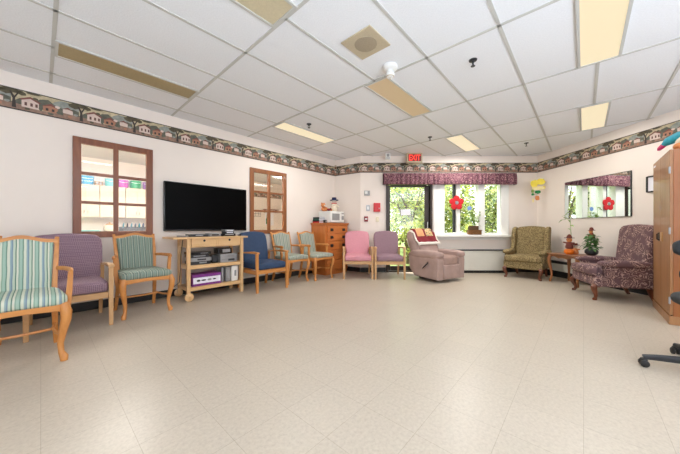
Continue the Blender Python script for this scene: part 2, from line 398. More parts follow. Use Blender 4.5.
# wallpaper border: a printed village frieze, one strip per wall
BC = {'sky': (192, 178, 146), 'teal': (146, 150, 142), 'hill': (98, 98, 86), 'dark': (66, 58, 54), 'house': (214, 194, 182), 'roof': (126, 78, 70),
      'terra': (170, 122, 98), 'leaf': (92, 84, 64), 'path': (146, 118, 102), 'win': (104, 72, 66), 'base': (104, 98, 82)}
for k_, c_ in BC.items(): M['b_'+k_] = plain('border_'+k_, c_, .7, var=.22 if k_ in ('hill', 'leaf', 'path', 'sky', 'teal') else .06, sc=30)
BN = list(BC)
def border(name, xf, x0, x1, z0=2.255, z1=2.478, phase=0., P=.515):
    mb = MB(xf); h = z1-z0; cnt = [0]
    def pol(pts, col, lay, base):
        q = []
        for a, b in pts:
            x = base+a*P
            q.append((x, b))
        cx = [p[0] for p in q]
        if max(cx) <= x0+.001 or min(cx) >= x1-.001: return
        q = [(min(max(p[0], x0), x1), p[1]) for p in q]
        if max(p[0] for p in q)-min(p[0] for p in q) < .004: return
        try: 
            vs = [mb.bm.verts.new(mb.xf @ Vector((p[0], -.002-.0005*lay, z0+p[1]*h))) for p in q]
            f = mb.bm.faces.new(vs); f.material_index = BN.index(col)
        except ValueError: pass
    mb.box(((x0+x1)/2, -.0009, (z0+z1)/2), (x1-x0, .0016, h), mi=BN.index('base'))
    def blob(cx, cy, rx, ry, col, lay, base, n=9, seed=0):
        rr = random.Random(seed)
        pol([(cx+rx*math.cos(2*PI*i/n)*rr.uniform(.7, 1.15), max(.03, min(.97, cy+ry*math.sin(2*PI*i/n)*rr.uniform(.7, 1.15)))) for i in range(n)], col, lay, base)
    n0 = int((x0-phase)/P)-1
    for k in range(n0, int((x1-phase)/P)+2):
        b = phase+k*P
        pol([(0, .08), (1, .08), (1, .97), (0, .97)], 'sky', 0, b)
        pol([(.5, .5), (.62, .8), (.72, .93), (.86, .9), (1.0, .7), (1.0, .45)], 'teal', 1, b)
        pol([(0, .35), (.12, .6), (.3, .52), (.4, .75), (.52, .82), (.62, .62), (.78, .5), (.9, .62), (1, .55), (1, .3), (0, .3)], 'hill', 2, b)
        pol([(0, .04), (1, .04), (1, .3), (.8, .36), (.6, .24), (.4, .2), (.2, .26), (0, .34)], 'path', 3, b)
        pol([(.14, .22), (.38, .2), (.38, .58), (.26, .72), (.14, .6)], 'house', 4, b)
        pol([(.11, .58), (.26, .76), (.41, .56), (.39, .5), (.26, .66), (.14, .53)], 'roof', 5, b)
        for wx in (.18, .26, .33): pol([(wx, .3), (wx+.035, .3), (wx+.035, .46), (wx, .46)], 'win', 6, b)
        pol([(.44, .24), (.66, .22), (.66, .46), (.56, .6), (.44, .48)], 'terra', 4, b)
        pol([(.42, .46), (.56, .66), (.69, .44), (.56, .54)], 'roof', 5, b)
        for wx in (.48, .57): pol([(wx, .27), (wx+.04, .27), (wx+.04, .4), (wx, .4)], 'dark', 6, b)
        pol([(.74, .34), (.9, .32), (.9, .52), (.82, .6), (.74, .54)], 'house', 4, b)
        pol([(.72, .52), (.82, .66), (.92, .5), (.82, .56)], 'roof', 5, b)
        blob(.7, .3, .06, .12, 'hill', 7, b, seed=3); blob(.41, .3, .03, .14, 'hill', 7, b, seed=5)
        for q_, (bx, by) in enumerate([(.45, .62), (.33, .7), (.66, .55), (.95, .35), (.22, .15), (.55, .14), (.85, .2)]): blob(bx, by, .045, .07, ('hill', 'leaf', 'house', 'teal', 'leaf', 'hill', 'terra')[q_], 7, b, seed=10+q_)
        blob(.0, .88, .2, .1, 'leaf', 8, b, seed=1); blob(.92, .8, .1, .12, 'leaf', 8, b, seed=2); blob(.13, .84, .09, .1, 'leaf', 8, b, seed=4); blob(.3, .92, .12, .05, 'leaf', 8, b, seed=6)
        pol([(.01, .1), (.07, .1), (.055, .55), (.1, .8), (.08, .82), (.045, .64), (.0, .84), (-.02, .82), (.02, .52)], 'dark', 9, b)
    pol([(-9, .955), (30, .955), (30, 1), (-9, 1)], 'dark', 10, 0); pol([(-9, 0), (30, 0), (30, .05), (-9, .05)], 'dark', 10, 0)
    struct(mb, name, ['b_'+k for k in BN])
border('trim_1', XL, sL0, sL1, phase=-.21)
border('trim_2', frame(c1, ac), 0, (c2-c1).length, phase=.1)
border('trim_3', XB, c2.x, c3.x, phase=.42)
border('trim_4', XR, 0, 11, phase=-.03)

# ------------------------------------------------------------------ light fixtures, speaker, detectors
WARM = (1.0, .97, .92)
def area(name, loc, rot, sx, sy, power, col):
    l = bpy.data.lights.new(name, 'AREA'); l.shape = 'RECTANGLE'; l.size = sx; l.size_y = sy; l.energy = power; l.color = col
    o = bpy.data.objects.new(name, l); COL.objects.link(o); o.location = loc; o.rotation_euler = rot; return o
FIXLAB = {(0, 0): ('unlit ceiling light with tan diffuser above the wood framed window beside the television', 'fix_off'),
          (0, 1): ('unlit pale ceiling light cut by the top edge of the picture, near the square speaker', 'fix_off2'),
          (2, 0): ('lit warm ceiling light nearest the far left corner with the chest of drawers', 'fix_on'),
          (2, 1): ('dim peach ceiling light directly behind the white hanging detector', 'fix_half'),
          (2, 2): ('large lit ceiling light cut by the top edge at right, nearest of the lit ones', 'fix_on'),
          (4, 1): ('small looking lit ceiling light above the far window with the red flower', 'fix_on'),
          (4, 2): ('lit ceiling light above the wall mirror and the floral chair', 'fix_on')}
for (u0, u1, fv) in fixtures:
    k = (round((u0-.075)/1.2), FIXV.index(fv)); vis = k in FIXLAB
    lab, dm = FIXLAB.get(k, ('lit ceiling light behind the camera', 'fix_on'))
    if not vis and k[0] >= 2 and k[1] <= 1: continue
    p = UV((u0+u1)/2, fv, CEIL)
    t = thing('ceiling_light', lab, 'ceiling light', p, AL, 'recessed ceiling lights')
    fw = .31; L = u1-u0-.02; mb = MB()
    for s in (-1, 1):
        mb.box((0, s*(fw/2-.011), -.007), (L, .022, .014)); mb.box((s*(L/2-.011), 0, -.007), (.022, fw-.044, .0139))
    mb.build('frame', 'tee', t)
    mb = MB(); mb.box((0, 0, -.004), (L-.04, fw-.04, .006), .002); mb.build('diffuser', dm, t)
    pw = {'fix_on': 16, 'fix_half': 5}.get(dm, 0)*({(4, 2): .75, (4, 1): 2.2, (2, 2): .8}.get(k, 1))
    if pw: area('ceiling_lamp', UV((u0+u1)/2, fv, CEIL-.012), (0, 0, AL), L-.06, .24, pw if vis else 5, WARM)
# cool fill lights added outside the made-up rear windows to brighten the room
for (a, b, z0, z1) in FILL_WIN:
    p = frame(c4, ar) @ Vector(((a+b)/2, .25, (z0+z1)/2))
    area('rear_fill', p, (PI/2, 0, ar), b-a, z1-z0, 185, (.78, .93, 1.16))

# unseen fill lights added behind the camera, aimed up to brighten the ceiling
for (x, y) in [(.6, -1.9), (3.0, -1.6)]:
    area('upward_fill', (x, y, .55), (PI, 0, 0), 1.6, 1.2, 205, (.77, .93, 1.17))
t = thing('ceiling_speaker', 'square tan speaker grille set in the ceiling tile', 'speaker', UV(1.925, -1.43, CEIL), AL)
mb = MB(); mb.box((0, 0, -.006), (.315, .315, .012), .004); mb.build('cover_plate', 'tan', t)
mb = MB(); mb.lathe([(.0, -.016), (.06, -.016), (.098, -.014), (.1, -.011), (0, -.011)], n=28); mb.build('grille', 'tand', t)
t = thing('ceiling_detector', 'white round detector hanging below the ceiling beside the dim light', 'detector', UV(2.36, -1.45, CEIL), AL)
mb = MB(); mb.lathe([(0, 0), (.07, 0), (.075, -.012), (.072, -.03), (.06, -.04), (.04, -.046), (0, -.046)], n=24); mb.build('base', 'wplastic', t)
mb = MB(); mb.lathe([(0, -.046), (.035, -.046), (.033, -.062), (.042, -.07), (.046, -.09), (.04, -.108), (.02, -.12), (0, -.122)], n=20); mb.build('sensor_head', 'wplastic', t)
mb = MB(); mb.lathe([(.041, -.098), (.0405, -.109), (.0, -.1245)], n=20); mb.build('sensor_lens', 'tan', t)
for (u, v, lab) in [(2.816, -.799, 'dark ceiling sprinkler nearest the camera, between the large lit light and the speaker'), (4.682, -2.048, 'small ceiling sprinkler left of the lit light above the far window'),
                    (6.25, -.818, 'small ceiling sprinkler near the far right corner of the ceiling'), (2.823, -3.203, 'small ceiling sprinkler beside the lit light in the far left')]:
    t = thing('ceiling_sprinkler', lab, 'sprinkler', UV(u, v, CEIL), AL, 'ceiling sprinklers')
    mb = MB(); mb.lathe([(0, 0), (.038, 0), (.036, -.008), (.014, -.012), (0, -.012)], n=20); mb.build('escutcheon', 'charcoal', t)
    mb = MB(); mb.tube([(0, 0, -.01), (0, 0, -.03)], .01); mb.tube([(-.012, 0, -.028), (-.02, 0, -.045), (0, 0, -.06)], .004, 6); mb.tube([(.012, 0, -.028), (.02, 0, -.045), (0, 0, -.06)], .004, 6)
    mb.lathe([(0, -.058), (.02, -.058), (.02, -.062), (0, -.062)], n=14); mb.build('sprinkler_head', 'charcoal', t)

# ------------------------------------------------------------------ interior windows to the kitchen (2 x 3 panes)
def pane_window(name, h, mat):
    s0, s1, z0, z1 = h; w = thing(name, 'brown wood framed interior window of six panes', 'window', OL, AL); w['kind'] = 'structure'
    for k in ('label', 'category'): del w[k]
    mb = MB(); fw = .075
    cz = (z0+z1)/2; cx = (s0+s1)/2
    for x in (s0+fw/2, s1-fw/2): mb.box((x, .0, cz), (fw, .06, z1-z0), .006)
    for z in (z0+fw/2, z1-fw/2): mb.box((cx, .0, z), (s1-s0-2*fw+.01, .055, fw), .006)
    mb.box((cx, .0, cz), (.05, .05, z1-z0-.1), .004)
    for f in (1/3, 2/3): mb.box((cx, .0, z0+fw+(z1-z0-2*fw)*f), (s1-s0-.1, .045, .035), .004)
    mb.build('window_frame', mat, w)
    mb = MB(); mb.box((cx, .0, cz), (s1-s0-.1, .005, z1-z0-.1)); mb.build('glass_pane', 'glass', w)
pane_window('window_1', WIN[0], 'frame'); pane_window('window_2', WIN[1], 'frame2')

# ------------------------------------------------------------------ kitchen behind the left wall
KF = -4.25   # far wall offset
KS0, KS1 = -1.5, 6.3
mb = MB(XL); mb.box(((KS0+KS1)/2, -KF/2+.07, -.04), (KS1-KS0, -KF-.14, .08)); struct(mb, 'floor.001', 'floor')
mb = MB(XL); mb.box(((KS0+KS1)/2, -KF/2+.07, CEIL+.09), (KS1-KS0+.3, -KF+.2, .1)); struct(mb, 'ceiling.001', 'ceil')
wall('wall_far', frame(W(0, KF), AL), KS1, x0=KS0)
wall('wall_near', frame(W(KS0, KF), AL+PI/2+PI), -KF-.14, x0=0) if False else None
mb = MB(XL)
mb.box((KS0-.07, -KF/2+.07, CEIL/2), (.14, -KF-.14+.1, CEIL+.1)); struct(mb, 'wall_kitchen', 'wall')
mb = MB(XL); mb.box((KS1+.07, -KF/2+.07, CEIL/2), (.14, -KF, CEIL+.1)); struct(mb, 'wall_kitchen.001', 'wall')
# outside wall of the kitchen wing, white lap siding
M['siding'] = plain('white_siding', (214, 220, 216), .6, var=.02)
mb = MB(XL)
mb.box(((sL1+.3+KS1+.14)/2, .07, CEIL/2), (KS1+.14-sL1-.3, .1, CEIL+.1))
for i in range(14): mb.box(((sL1+.3+KS1+.14)/2, .015, .12+i*.18), (KS1+.14-sL1-.3, .02, .165), .004)
struct(mb, 'wall_outside', 'siding')
border('trim_5', frame(W(0, KF), AL), 3.9, KS1, z0=2.12, z1=2.31)
# kitchen cupboards
S3 = [(.45, .92), (.93, 1.40), (1.41, 1.88), (1.89, 2.36)]
clabs = ['leftmost cream kitchen wall cupboard seen through the first window', 'cream kitchen wall cupboard under the aqua bin, behind the window glass', 'cream kitchen wall cupboard under the green bin, behind the window glass', 'cream kitchen wall cupboard at the right edge of the first window view']
for (a, b), lab in zip(S3, clabs):
    t = thing('wall_cupboard', lab, 'cupboard', W((a+b)/2, KF+.002, 1.25), AL, 'kitchen wall cupboards'); w = b-a
    mb = MB(); mb.box((0, -.15, .375), (w, .3, .75), .004); mb.build('body', 'kcab', t)
    for s in (-1, 1):
        mb = MB(); mb.box((s*w/4, -.31, .375), (w/2-.012, .02, .72), .003)
        mb.box((s*w/4, -.322, .375), (w/2-.1, .008, .6), .003)
        d = mb.build('door', 'kcab', t)
        mb = MB(); mb.tube([(s*.03, -.32, .08), (s*.03, -.345, .09), (s*.03, -.345, .15), (s*.03, -.32, .16)], .006, 8); mb.build('handle', 'chrome', d)
blab = [('base_cupboard', .3, 1.3), ('base_cupboard', 1.31, 2.4)]
for i, (nm, a, b) in enumerate(blab):
    t = thing(nm, ['cream kitchen base cupboard under the counter, left unit', 'cream kitchen base cupboard under the counter, right unit'][i], 'cupboard', W((a+b)/2, KF+.002), AL, 'kitchen base cupboards'); w = b-a
    mb = MB(); mb.box((0, -.28, .435), (w, .55, .87), .004); mb.build('body', 'kcab', t)
    for s in (-1, 1): 
        mb = MB(); mb.box((s*w/4, -.565, .45), (w/2-.012, .02, .74), .003); mb.build('door', 'kcab', t)
mb = MB(XL); mb.box((1.35, -KF-.302, .892), (2.14, .6, .04), .006)
tag(mb.build('kitchen_counter', 'counter'), 'pale kitchen counter top under the cream wall cupboards', 'counter')
def bin_(s, r, h, mat, lab, shape):
    c = plain('bin_'+mat[0], mat[1], .4, var=.03); t = thing('storage_bin', lab, 'bin', W(s, KF+.17, 2.0), AL, 'coloured bins on the kitchen cupboards')
    mb = MB(); mb.lathe([(0, 0), (r*.88, 0), (r, h-.02), (r*1.04, h-.02), (r*1.04, h), (r*.96, h), (r*.85, .02), (0, .02)], n=24); mb.build('tub', c, t)
    mb = MB(); mb.tube([(-r, 0, h-.02), (-r*.7, -r*.7, h-.05), (0, -r*1.05, h-.07), (r*.7, -r*.7, h-.05), (r, 0, h-.02)], .006, 6); mb.build('handle', 'white', t)
bin_(.72, .12, .2, ('blue', (40, 160, 214)), 'blue bin on the kitchen cupboards, leftmost', 0)
bin_(1.13, .1, .19, ('aqua', (120, 214, 214)), 'pale aqua bin on the kitchen cupboards', 0)
bin_(1.38, .11, .19, ('magenta', (212, 74, 190)), 'magenta pink bin on the kitchen cupboards', 0)
bin_(1.63, .12, .2, ('green', (24, 166, 96)), 'green bin on the kitchen cupboards', 0)
bin_(1.89, .11, .19, ('lilac', (180, 110, 200)), 'lilac purple bin on the kitchen cupboards, rightmost', 0)
t = thing('wooden_crate', 'small tan wooden ornament between the blue and aqua bins', 'ornament', W(.925, KF+.17, 2.0), AL)
mb = MB(); mb.box((0, 0, .01), (.15, .1, .02), .003)
for x in (-.065, 0, .065): mb.box((x, 0, .055), (.02, .09, .075), .003)
mb.box((0, 0, .1), (.16, .1, .018), .003); mb.build('crate_body', 'ash', t)
t = thing('biscuit_jar', 'round cream lidded jar on the kitchen counter', 'jar', W(1.1, KF+.34, .912), AL)
mb = MB(); mb.lathe([(0, 0), (.09, 0), (.12, .05), (.115, .12), (.08, .16), (0, .16)], n=24); mb.build('jar_body', 'cream', t)
mb = MB(); mb.lathe([(0, .16), (.085, .16), (.06, .19), (.02, .2), (.02, .225), (0, .23)], n=24); mb.build('lid', 'ash', t)
mb = MB(); mb.box((0, 0, .012), (.42, .26, .024), .01); mb.box((0, 0, .03), (.36, .2, .014), .006)
o = mb.build('tray', plain('teal_tray', (96, 186, 184), .5)); o.location = W(.72, KF+.35, .912); o.rotation_euler.z = AL; tag(o, 'flat teal tray on the kitchen counter', 'tray')
t = thing('dish_rack', 'dark dish rack with plates on the kitchen counter', 'dish rack', W(1.62, KF+.34, .912), AL)
mb = MB(); mb.box((0, 0, .01), (.66, .3, .02), .006); mb.box((0, .13, .06), (.64, .01, .11)); mb.box((0, -.135, .05), (.64, .008, .08))
for y in (-.14, .14): mb.box((0, y, .11), (.66, .012, .012)); 
for i in range(14): mb.box((-.32+i*.049, -.14, .06), (.008, .008, .11)); mb.box((-.32+i*.049, .14, .06), (.008, .008, .11))
mb.build('rack', 'charcoal', t)
for i in range(7):
    mb = MB(); mb.lathe([(0, 0), (.09, .0), (.1, .006), (.0, .008)], (-.27+i*.08, 0, .121), 20, rot=('Y', PI/2+.1)); mb.build('plate', 'navy' if i % 2 else 'teal', t)
t = thing('kitchen_light', 'bright kitchen ceiling light hidden above the view through the window panes', 'ceiling light', W(1.2, -1.15, CEIL+.04), AL)  # kept out of sight, diffuser hung low to brighten the kitchen ceiling
mb = MB(); mb.box((0, 0, -.05), (1.25, .1, .1), .01); mb.build('housing', 'white', t)
mb = MB(); mb.box((0, 0, -.15), (1.2, .29, .09), .02); mb.build('diffuser', emis('kitchen_diffuser', (255, 250, 240), 90), t)
t = thing('kitchen_light', 'kitchen ceiling light seen through the second window, top right panes', 'ceiling light', W(4.6, -2.3, CEIL+.04), AL)
mb = MB(); mb.box((0, 0, -.02), (1.25, .34, .04), .01); mb.build('housing', 'white', t)
mb = MB(); mb.box((0, 0, -.045), (1.2, .29, .02), .006); mb.build('diffuser', emis('kitchen_diffuser_dim', (255, 232, 190), 12), t)
# things on the far kitchen wall seen through the second window
t = thing('wall_poster', 'white poster with a green bottle on the kitchen wall behind the second window', 'poster', W(5.72, KF+.004, 1.13), AL)
mb = MB(); mb.box((0, -.004, .2), (.36, .008, .46), .002); mb.build('sheet', 'paper', t)
mb = MB(); mb.prism([(-.15, .02), (-.03, .02), (-.03, .2), (-.06, .27), (-.06, .38), (-.12, .38), (-.12, .27), (-.15, .2)], -.01, -.008); mb.build('bottle_print', 'gpaper', t)
t = thing('wall_shelf', 'dark narrow rail shelf on the kitchen wall above the poster', 'shelf', W(5.75, KF+.002, 1.66), AL)
mb = MB(); mb.box((0, -.06, .02), (.62, .12, .03), .004); mb.build('board', 'mahog', t)
mb = MB(); mb.box((-.24, -.05, -.04), (.02, .1, .1)); mb.box((.24, -.05, -.04), (.02, .1, .1)); mb.build('bracket', 'mahog', t)
t = thing('wire_rack', 'small dark wire rack on the kitchen wall behind the second window', 'rack', W(5.16, KF+.002, 1.42), AL)
mb = MB()
for z in (0, .09, .18): mb.tube([(-.15, -.004, z), (-.15, -.08, z), (.15, -.08, z), (.15, -.004, z)], .006, 6)
for x in (-.15, -.05, .05, .15): mb.tube([(x, -.08, 0), (x, -.08, .18)], .005, 6)
mb.build('wire_frame', 'charcoal', t)

# ------------------------------------------------------------------ back wall: door, windows, valance
dr = bpy.data.objects.new('door_1', None); COL.objects.link(dr); dr.location = (0, YB, 0); dr['kind'] = 'structure'
x0, x1, _, z1 = DOOR
mb = MB()
mb.box((x0+.025, .05, z1/2), (.05, .18, z1), .004); mb.box((x1-.025, .05, z1/2), (.05, .18, z1), .004); mb.box(((x0+x1)/2, .05, z1-.03), (x1-x0-.1, .18, .06), .004)
mb.box(((x0+x1)/2, .07, .012), (x1-x0-.1, .14, .024))
mb.build('door_frame', 'bronze', dr)
mb = MB(); a, b = x0+.055, x1-.055
mb.box((a+.022, .06, 1.0), (.044, .045, 1.94), .003); mb.box((b-.05, .06, 1.0), (.1, .045, 1.94), .003)
mb.box(((a+b)/2, .06, .08), (b-a-.1, .045, .1), .003); mb.box(((a+b)/2, .06, 1.955), (b-a-.1, .045, .04), .003)
lf = mb.build('door_leaf', 'bronze', dr)
mb = MB(); mb.box(((a+b)/2-.03, .06, 1.03), (b-a-.1, .008, 1.82)); mb.build('glass_pane', 'glass', lf)
mb = MB(); mb.tube([(b-.05, .035, 1.0), (b-.05, -.01, 1.0), (b-.05, -.01, 1.14), (b-.05, .035, 1.14)], .01, 8); mb.build('door_handle', 'chrome', lf)
mb = MB(); mb.box((1.50, 6.17, 1.36), (.22, .003, .135)); tag(mb.build('door_notice', 'paper'), 'pale sheet of paper taped to the glass door', 'paper notice')

wn = bpy.data.objects.new('window_3', None); COL.objects.link(wn); wn.location = (0, YB, 0); wn['kind'] = 'structure'
x0, x1, z0, z1 = WINB; mb = MB()
PX = lambda px: (px-340)/270*6.15
# outer frame, wide white posts between the three lights
posts = [(x0, PX(444)), (PX(455.5), PX(459.5)), (PX(477.5), PX(484)), (PX(500), x1)]
for a, b in posts: mb.box(((a+b)/2, .06, (z0+z1)/2), (b-a, .16, z1-z0), .006)
mb.box(((x0+x1)/2, .06, z1-.03), (x1-x0-.02, .15, .06)); mb.box(((x0+x1)/2, .06, z0+.02), (x1-x0-.02, .15, .04))
mb.build('window_frame', 'white', wn)
mb = MB(); mb.box(((x0+x1)/2-.0, -.05, z0-.025), (x1-x0+.06, .16, .05), .006); mb.box(((x0+x1)/2, -.012, z0-.08), (x1-x0+.02, .024, .07), .004); mb.build('window_sill', 'white', wn)
mb = MB(); mb.box((PX(454), .03, (z0+z1)/2), (.055, .05, z1-z0-.1), .004); mb.build('casement_edge', 'charcoal', wn)
for a, b in [(PX(444), PX(453)), (PX(459.5), PX(477.5)), (PX(484), PX(500))]:
    mb = MB(); mb.box(((a+b)/2, .08, (z0+z1)/2), (b-a+.01, .006, z1-z0-.1)); mb.build('glass_pane', 'glass', wn)
mb = MB()
mb.box((PX(500.5), .0, (z0+z1)/2), (.025, .03, z1-z0-.08)); mb.build('casement_edge', 'gplastic', wn)

# gathered valance
def valance():
    me = bpy.data.meshes.new('valance'); vs = []; fs = []
    X0, X1, dep = .97, 3.93, .12
    path = [(X0, -.002)] + [(X0, -dep*i/4) for i in range(1, 4)]
    n = 260
    path += [(X0+(X1-X0)*i/n, -dep) for i in range(n+1)]
    path += [(X1, -dep+dep*i/4) for i in range(1, 4)] + [(X1, -.002)]
    rows = 9; m = len(path)
    for side in (0, 1):
        for r in range(rows):
            f = r/(rows-1); z = 2.222-.255*f
            for i, (x, y) in enumerate(path):
                ph = x*62+noise.noise((x*5, 0, 3))*6
                amp = (.006+.012*f) if -dep+.001 > y else .002
                dy = amp*math.sin(ph)-.012*math.sin(f*PI)-.01*f
                if side: dy += .006
                zz = z - .004*math.sin(x*9) * f
                if r == rows-1: zz += .004*math.sin(ph)
                vs.append((x, YB+min(y+dy, -.001), zz))
    for side in (0, 1):
        o = side*rows*m
        for r in range(rows-1):
            for i in range(m-1):
                q = (o+r*m+i, o+r*m+i+1, o+(r+1)*m+i+1, o+(r+1)*m+i); fs.append(q if side else q[::-1])
    k = rows*m
    for i in range(m-1): fs.append((i, i+1, k+i+1, k+i)); b_ = (rows-1)*m; fs.append((b_+i+1, b_+i, k+b_+i, k+b_+i+1))
    me.from_pydata(vs, [], fs); me.update()
    for p in me.polygons: p.use_smooth = True
    o = link('window_valance', me, 'valance'); tag(o, 'mauve print gathered valance above the door and far window', 'valance'); return o
valance()

# exit sign
t = thing('exit_sign', 'lit red EXIT sign above the far door', 'exit sign', (1.621, 5.95, 2.421), 0)
mb = MB(); mb.box((0, -.04, .106), (.345, .1, .212), .01); mb.build('housing', 'tan', t)
mb = MB(); mb.box((0, -.0925, .106), (.28, .006, .15), .002); mb.build('face_panel', emis('exit_panel', (150, 20, 16), .25, (70, 10, 10)), t)
cu = bpy.data.curves.new('exit_text', 'FONT'); cu.body = 'EXIT'; cu.align_x = 'CENTER'; cu.align_y = 'CENTER'; cu.size = .18; cu.extrude = .002; cu.offset = .004; cu.space_character = 1.0
to = bpy.data.objects.new('exit_text', cu); COL.objects.link(to); dg = bpy.context.evaluated_depsgraph_get(); dg.update()
me = bpy.data.meshes.new_from_object(to.evaluated_get(dg)); bpy.data.objects.remove(to); me.name = 'lettering'
xs = [v.co.x for v in me.vertices]; ys = [v.co.y for v in me.vertices]; kx = .245/(max(xs)-min(xs)); mx_ = (max(xs)+min(xs))/2; my_ = (max(ys)+min(ys))/2
for v in me.vertices: v.co = Vector(((v.co.x-mx_)*kx, -.097-v.co.z, .106+(v.co.y-my_)*.95))
link('lettering', me, emis('exit_letters', (255, 66, 52), .85), t)
# strobe, thermostat, fire devices
def plate(name, lab, cat, x, z, w, h, mat, extra=None, d=.03, grp=None):
    t = thing(name, lab, cat, (x, YB+.003, z), 0, grp)
    mb = MB(); mb.box((0, -d/2, 0), (w, d, h), .005); mb.build('case', mat, t)
    for (nm, px, pz, pw, ph, m) in (extra or []):
        mb = MB(); mb.box((px, -d-.003, pz), (pw, .008, ph), .002); mb.build(nm, m, t)
P6 = lambda px, py: ((px-340)/270*YB, CZ+(228-py)/270*YB)
def at(px, py): return P6(px, py)
t = thing('alarm_strobe', 'white fire alarm strobe box under the ceiling left of the EXIT sign', 'alarm', (1.045, 5.9, CEIL-.135), 0)
mb = MB(); mb.box((0, 0, .067), (.115, .05, .135), .006); mb.build('case', 'wplastic', t)
mb = MB(); mb.box((0, -.028, .085), (.05, .01, .06), .003); mb.build('lens', 'gplastic', t)
mb = MB(); mb.box((0, -.027, .025), (.075, .006, .02), .002); mb.build('speaker_slot', 'silver', t)
x, z = at(367, 193.2); plate('thermostat', 'wide grey thermostat, topmost of the wall devices left of the door', 'thermostat', x, z, .125, .11, 'gplastic', [('display', -.02, .012, .06, .06, 'wplastic')], .03)
x, z = at(368, 208); plate('wall_switch', 'narrow grey switch plate under the thermostat', 'switch', x, z, .08, .13, 'silver', [('toggle', 0, 0, .035, .07, 'wplastic')], .015)
x, z = at(376.8, 207.5); plate('fire_alarm_box', 'red fire alarm box with white key on the wall left of the door', 'fire alarm', x, z, .15, .2, 'redp', [('key_label', .04, -.025, .025, .03, 'wplastic'), ('cover', -.01, 0, .1, .165, 'redp')], .05)
x, z = at(366, 219); plate('call_point', 'small dark red call point under the grey switch', 'call point', x, z, .085, .12, plain('dark_red', (140, 34, 40), .4), [('bar_label', 0, 0, .05, .03, 'wplastic')], .04)
x, z = at(377.5, 219.3); plate('light_switch', 'cream light switch under the red fire alarm box', 'switch', x, z, .075, .115, plain('cream_plastic', (226, 216, 190), .4), [('toggle', 0, 0, .02, .04, 'cream')], .012)
t = thing('motion_sensor', 'small brown motion sensor up in the far left corner', 'sensor', tuple(c1 + Vector((.02, -.06, 0))) [:2] + (2.45,), 0)
mb = MB(); mb.box((0, 0, .0), (.05, .05, .11), .012); mb.build('case', 'tan', t)
mb = MB(); mb.box((.0, -.027, -.015), (.036, .01, .05), .004); mb.build('lens', 'mahog', t)

# red flower, suncatcher, sill plant
def flower(name, lab, c, r):
    t = thing(name, lab, 'flower', c, 0)
    for i in range(5):
        a = PI/2+2*PI*i/5; mb = MB(); mb.ball((math.cos(a)*r*.58, 0, math.sin(a)*r*.58), (r*.82, .03, r*.8), e=.9); mb.build('petal', 'red', t)
    mb = MB(); mb.ball((0, -.018, 0), (r*.45, .03, r*.45)); mb.build('flower_centre', 'gplastic', t)
flower('felt_flower', 'red five petal flower hung on the far window', (2.62, 6.07, 1.565), .17)
t = thing('suncatcher', 'small round blue glass suncatcher on the middle window pane', 'suncatcher', ((469.5-340)/270*6.17, 6.17, 1.45), 0)
mb = MB(); mb.lathe([(0, -.004), (.05, -.004), (.05, .004), (0, .004)], rot=('X', PI/2), n=20); mb.build('disc', plain('blue_glass', (120, 150, 210), .2), t)
mb = MB(); mb.tube([(0, 0, .05), (0, 0, .35)], .002, 5); mb.build('cord', 'white', t)
def leaves(mb, pts, L, w, mi=0, droop=.4, seed=1):
    rr = random.Random(seed)
    for p, dirv in pts:
        d = Vector(dirv).normalized(); side = d.cross(Vector((0, 0, 1)))
        if side.length < .1: side = Vector((1, 0, 0))
        side.normalize(); l = L*rr.uniform(.7, 1.2); ww = w*rr.uniform(.7, 1.2); up = side.cross(d).normalized()
        a = Vector(p); q = [a, a+d*l*.4+side*ww/2, a+d*l-Vector((0, 0, l*droop)), a+d*l*.4-side*ww/2]
        mid = a+d*l*.45+up*ww*.15
        vs = [mb.bm.verts.new(mb.xf @ v) for v in q+[mid]]
        for i in range(4):
            f = mb.bm.faces.new((vs[i], vs[(i+1) % 4], vs[4])); f.material_index = mi; f.smooth = True
t = thing('sill_planter', 'leafy plant in a brown basket on the far window sill', 'potted plant', (3.02, YB-.055, .85), 0)
mb = MB(); mb.box((0, 0, .05), (.28, .12, .1), .012); mb.box((0, 0, .1), (.3, .14, .016), .006)
for i in range(4): mb.box((0, -.0615, .015+i*.024), (.27, .004, .012), .001)
mb.build('basket', plain('brown_basket', (124, 84, 46), .8, var=.2, sc=40), t)
mb = MB(); mb.box((-.02, 0, .15), (.2, .1, .1), .012); mb.build('inner_pot', plain('dark_basket', (86, 62, 40), .8, var=.2, sc=40), t)
mb = MB(); rr = random.Random(3)
lp = [((rr.uniform(-.1, .1), rr.uniform(-.04, .04), rr.uniform(.2, .42)), (rr.uniform(-1, 1), rr.uniform(-.8, .3), rr.uniform(-.2, 1))) for _ in range(60)]
leaves(mb, lp, .09, .05)
for i in range(7): mb.tube([(rr.uniform(-.08, .08), 0, .19), (rr.uniform(-.1, .1), 0, .32), (rr.uniform(-.14, .16), -.01, .5)], .003, 5)
leaves(mb, [((rr.uniform(-.1, .16), -.01, rr.uniform(.4, .5)), (rr.uniform(-1, 1), -.3, .5)) for _ in range(14)], .08, .04)
mb.build('foliage', 'leafl', t)

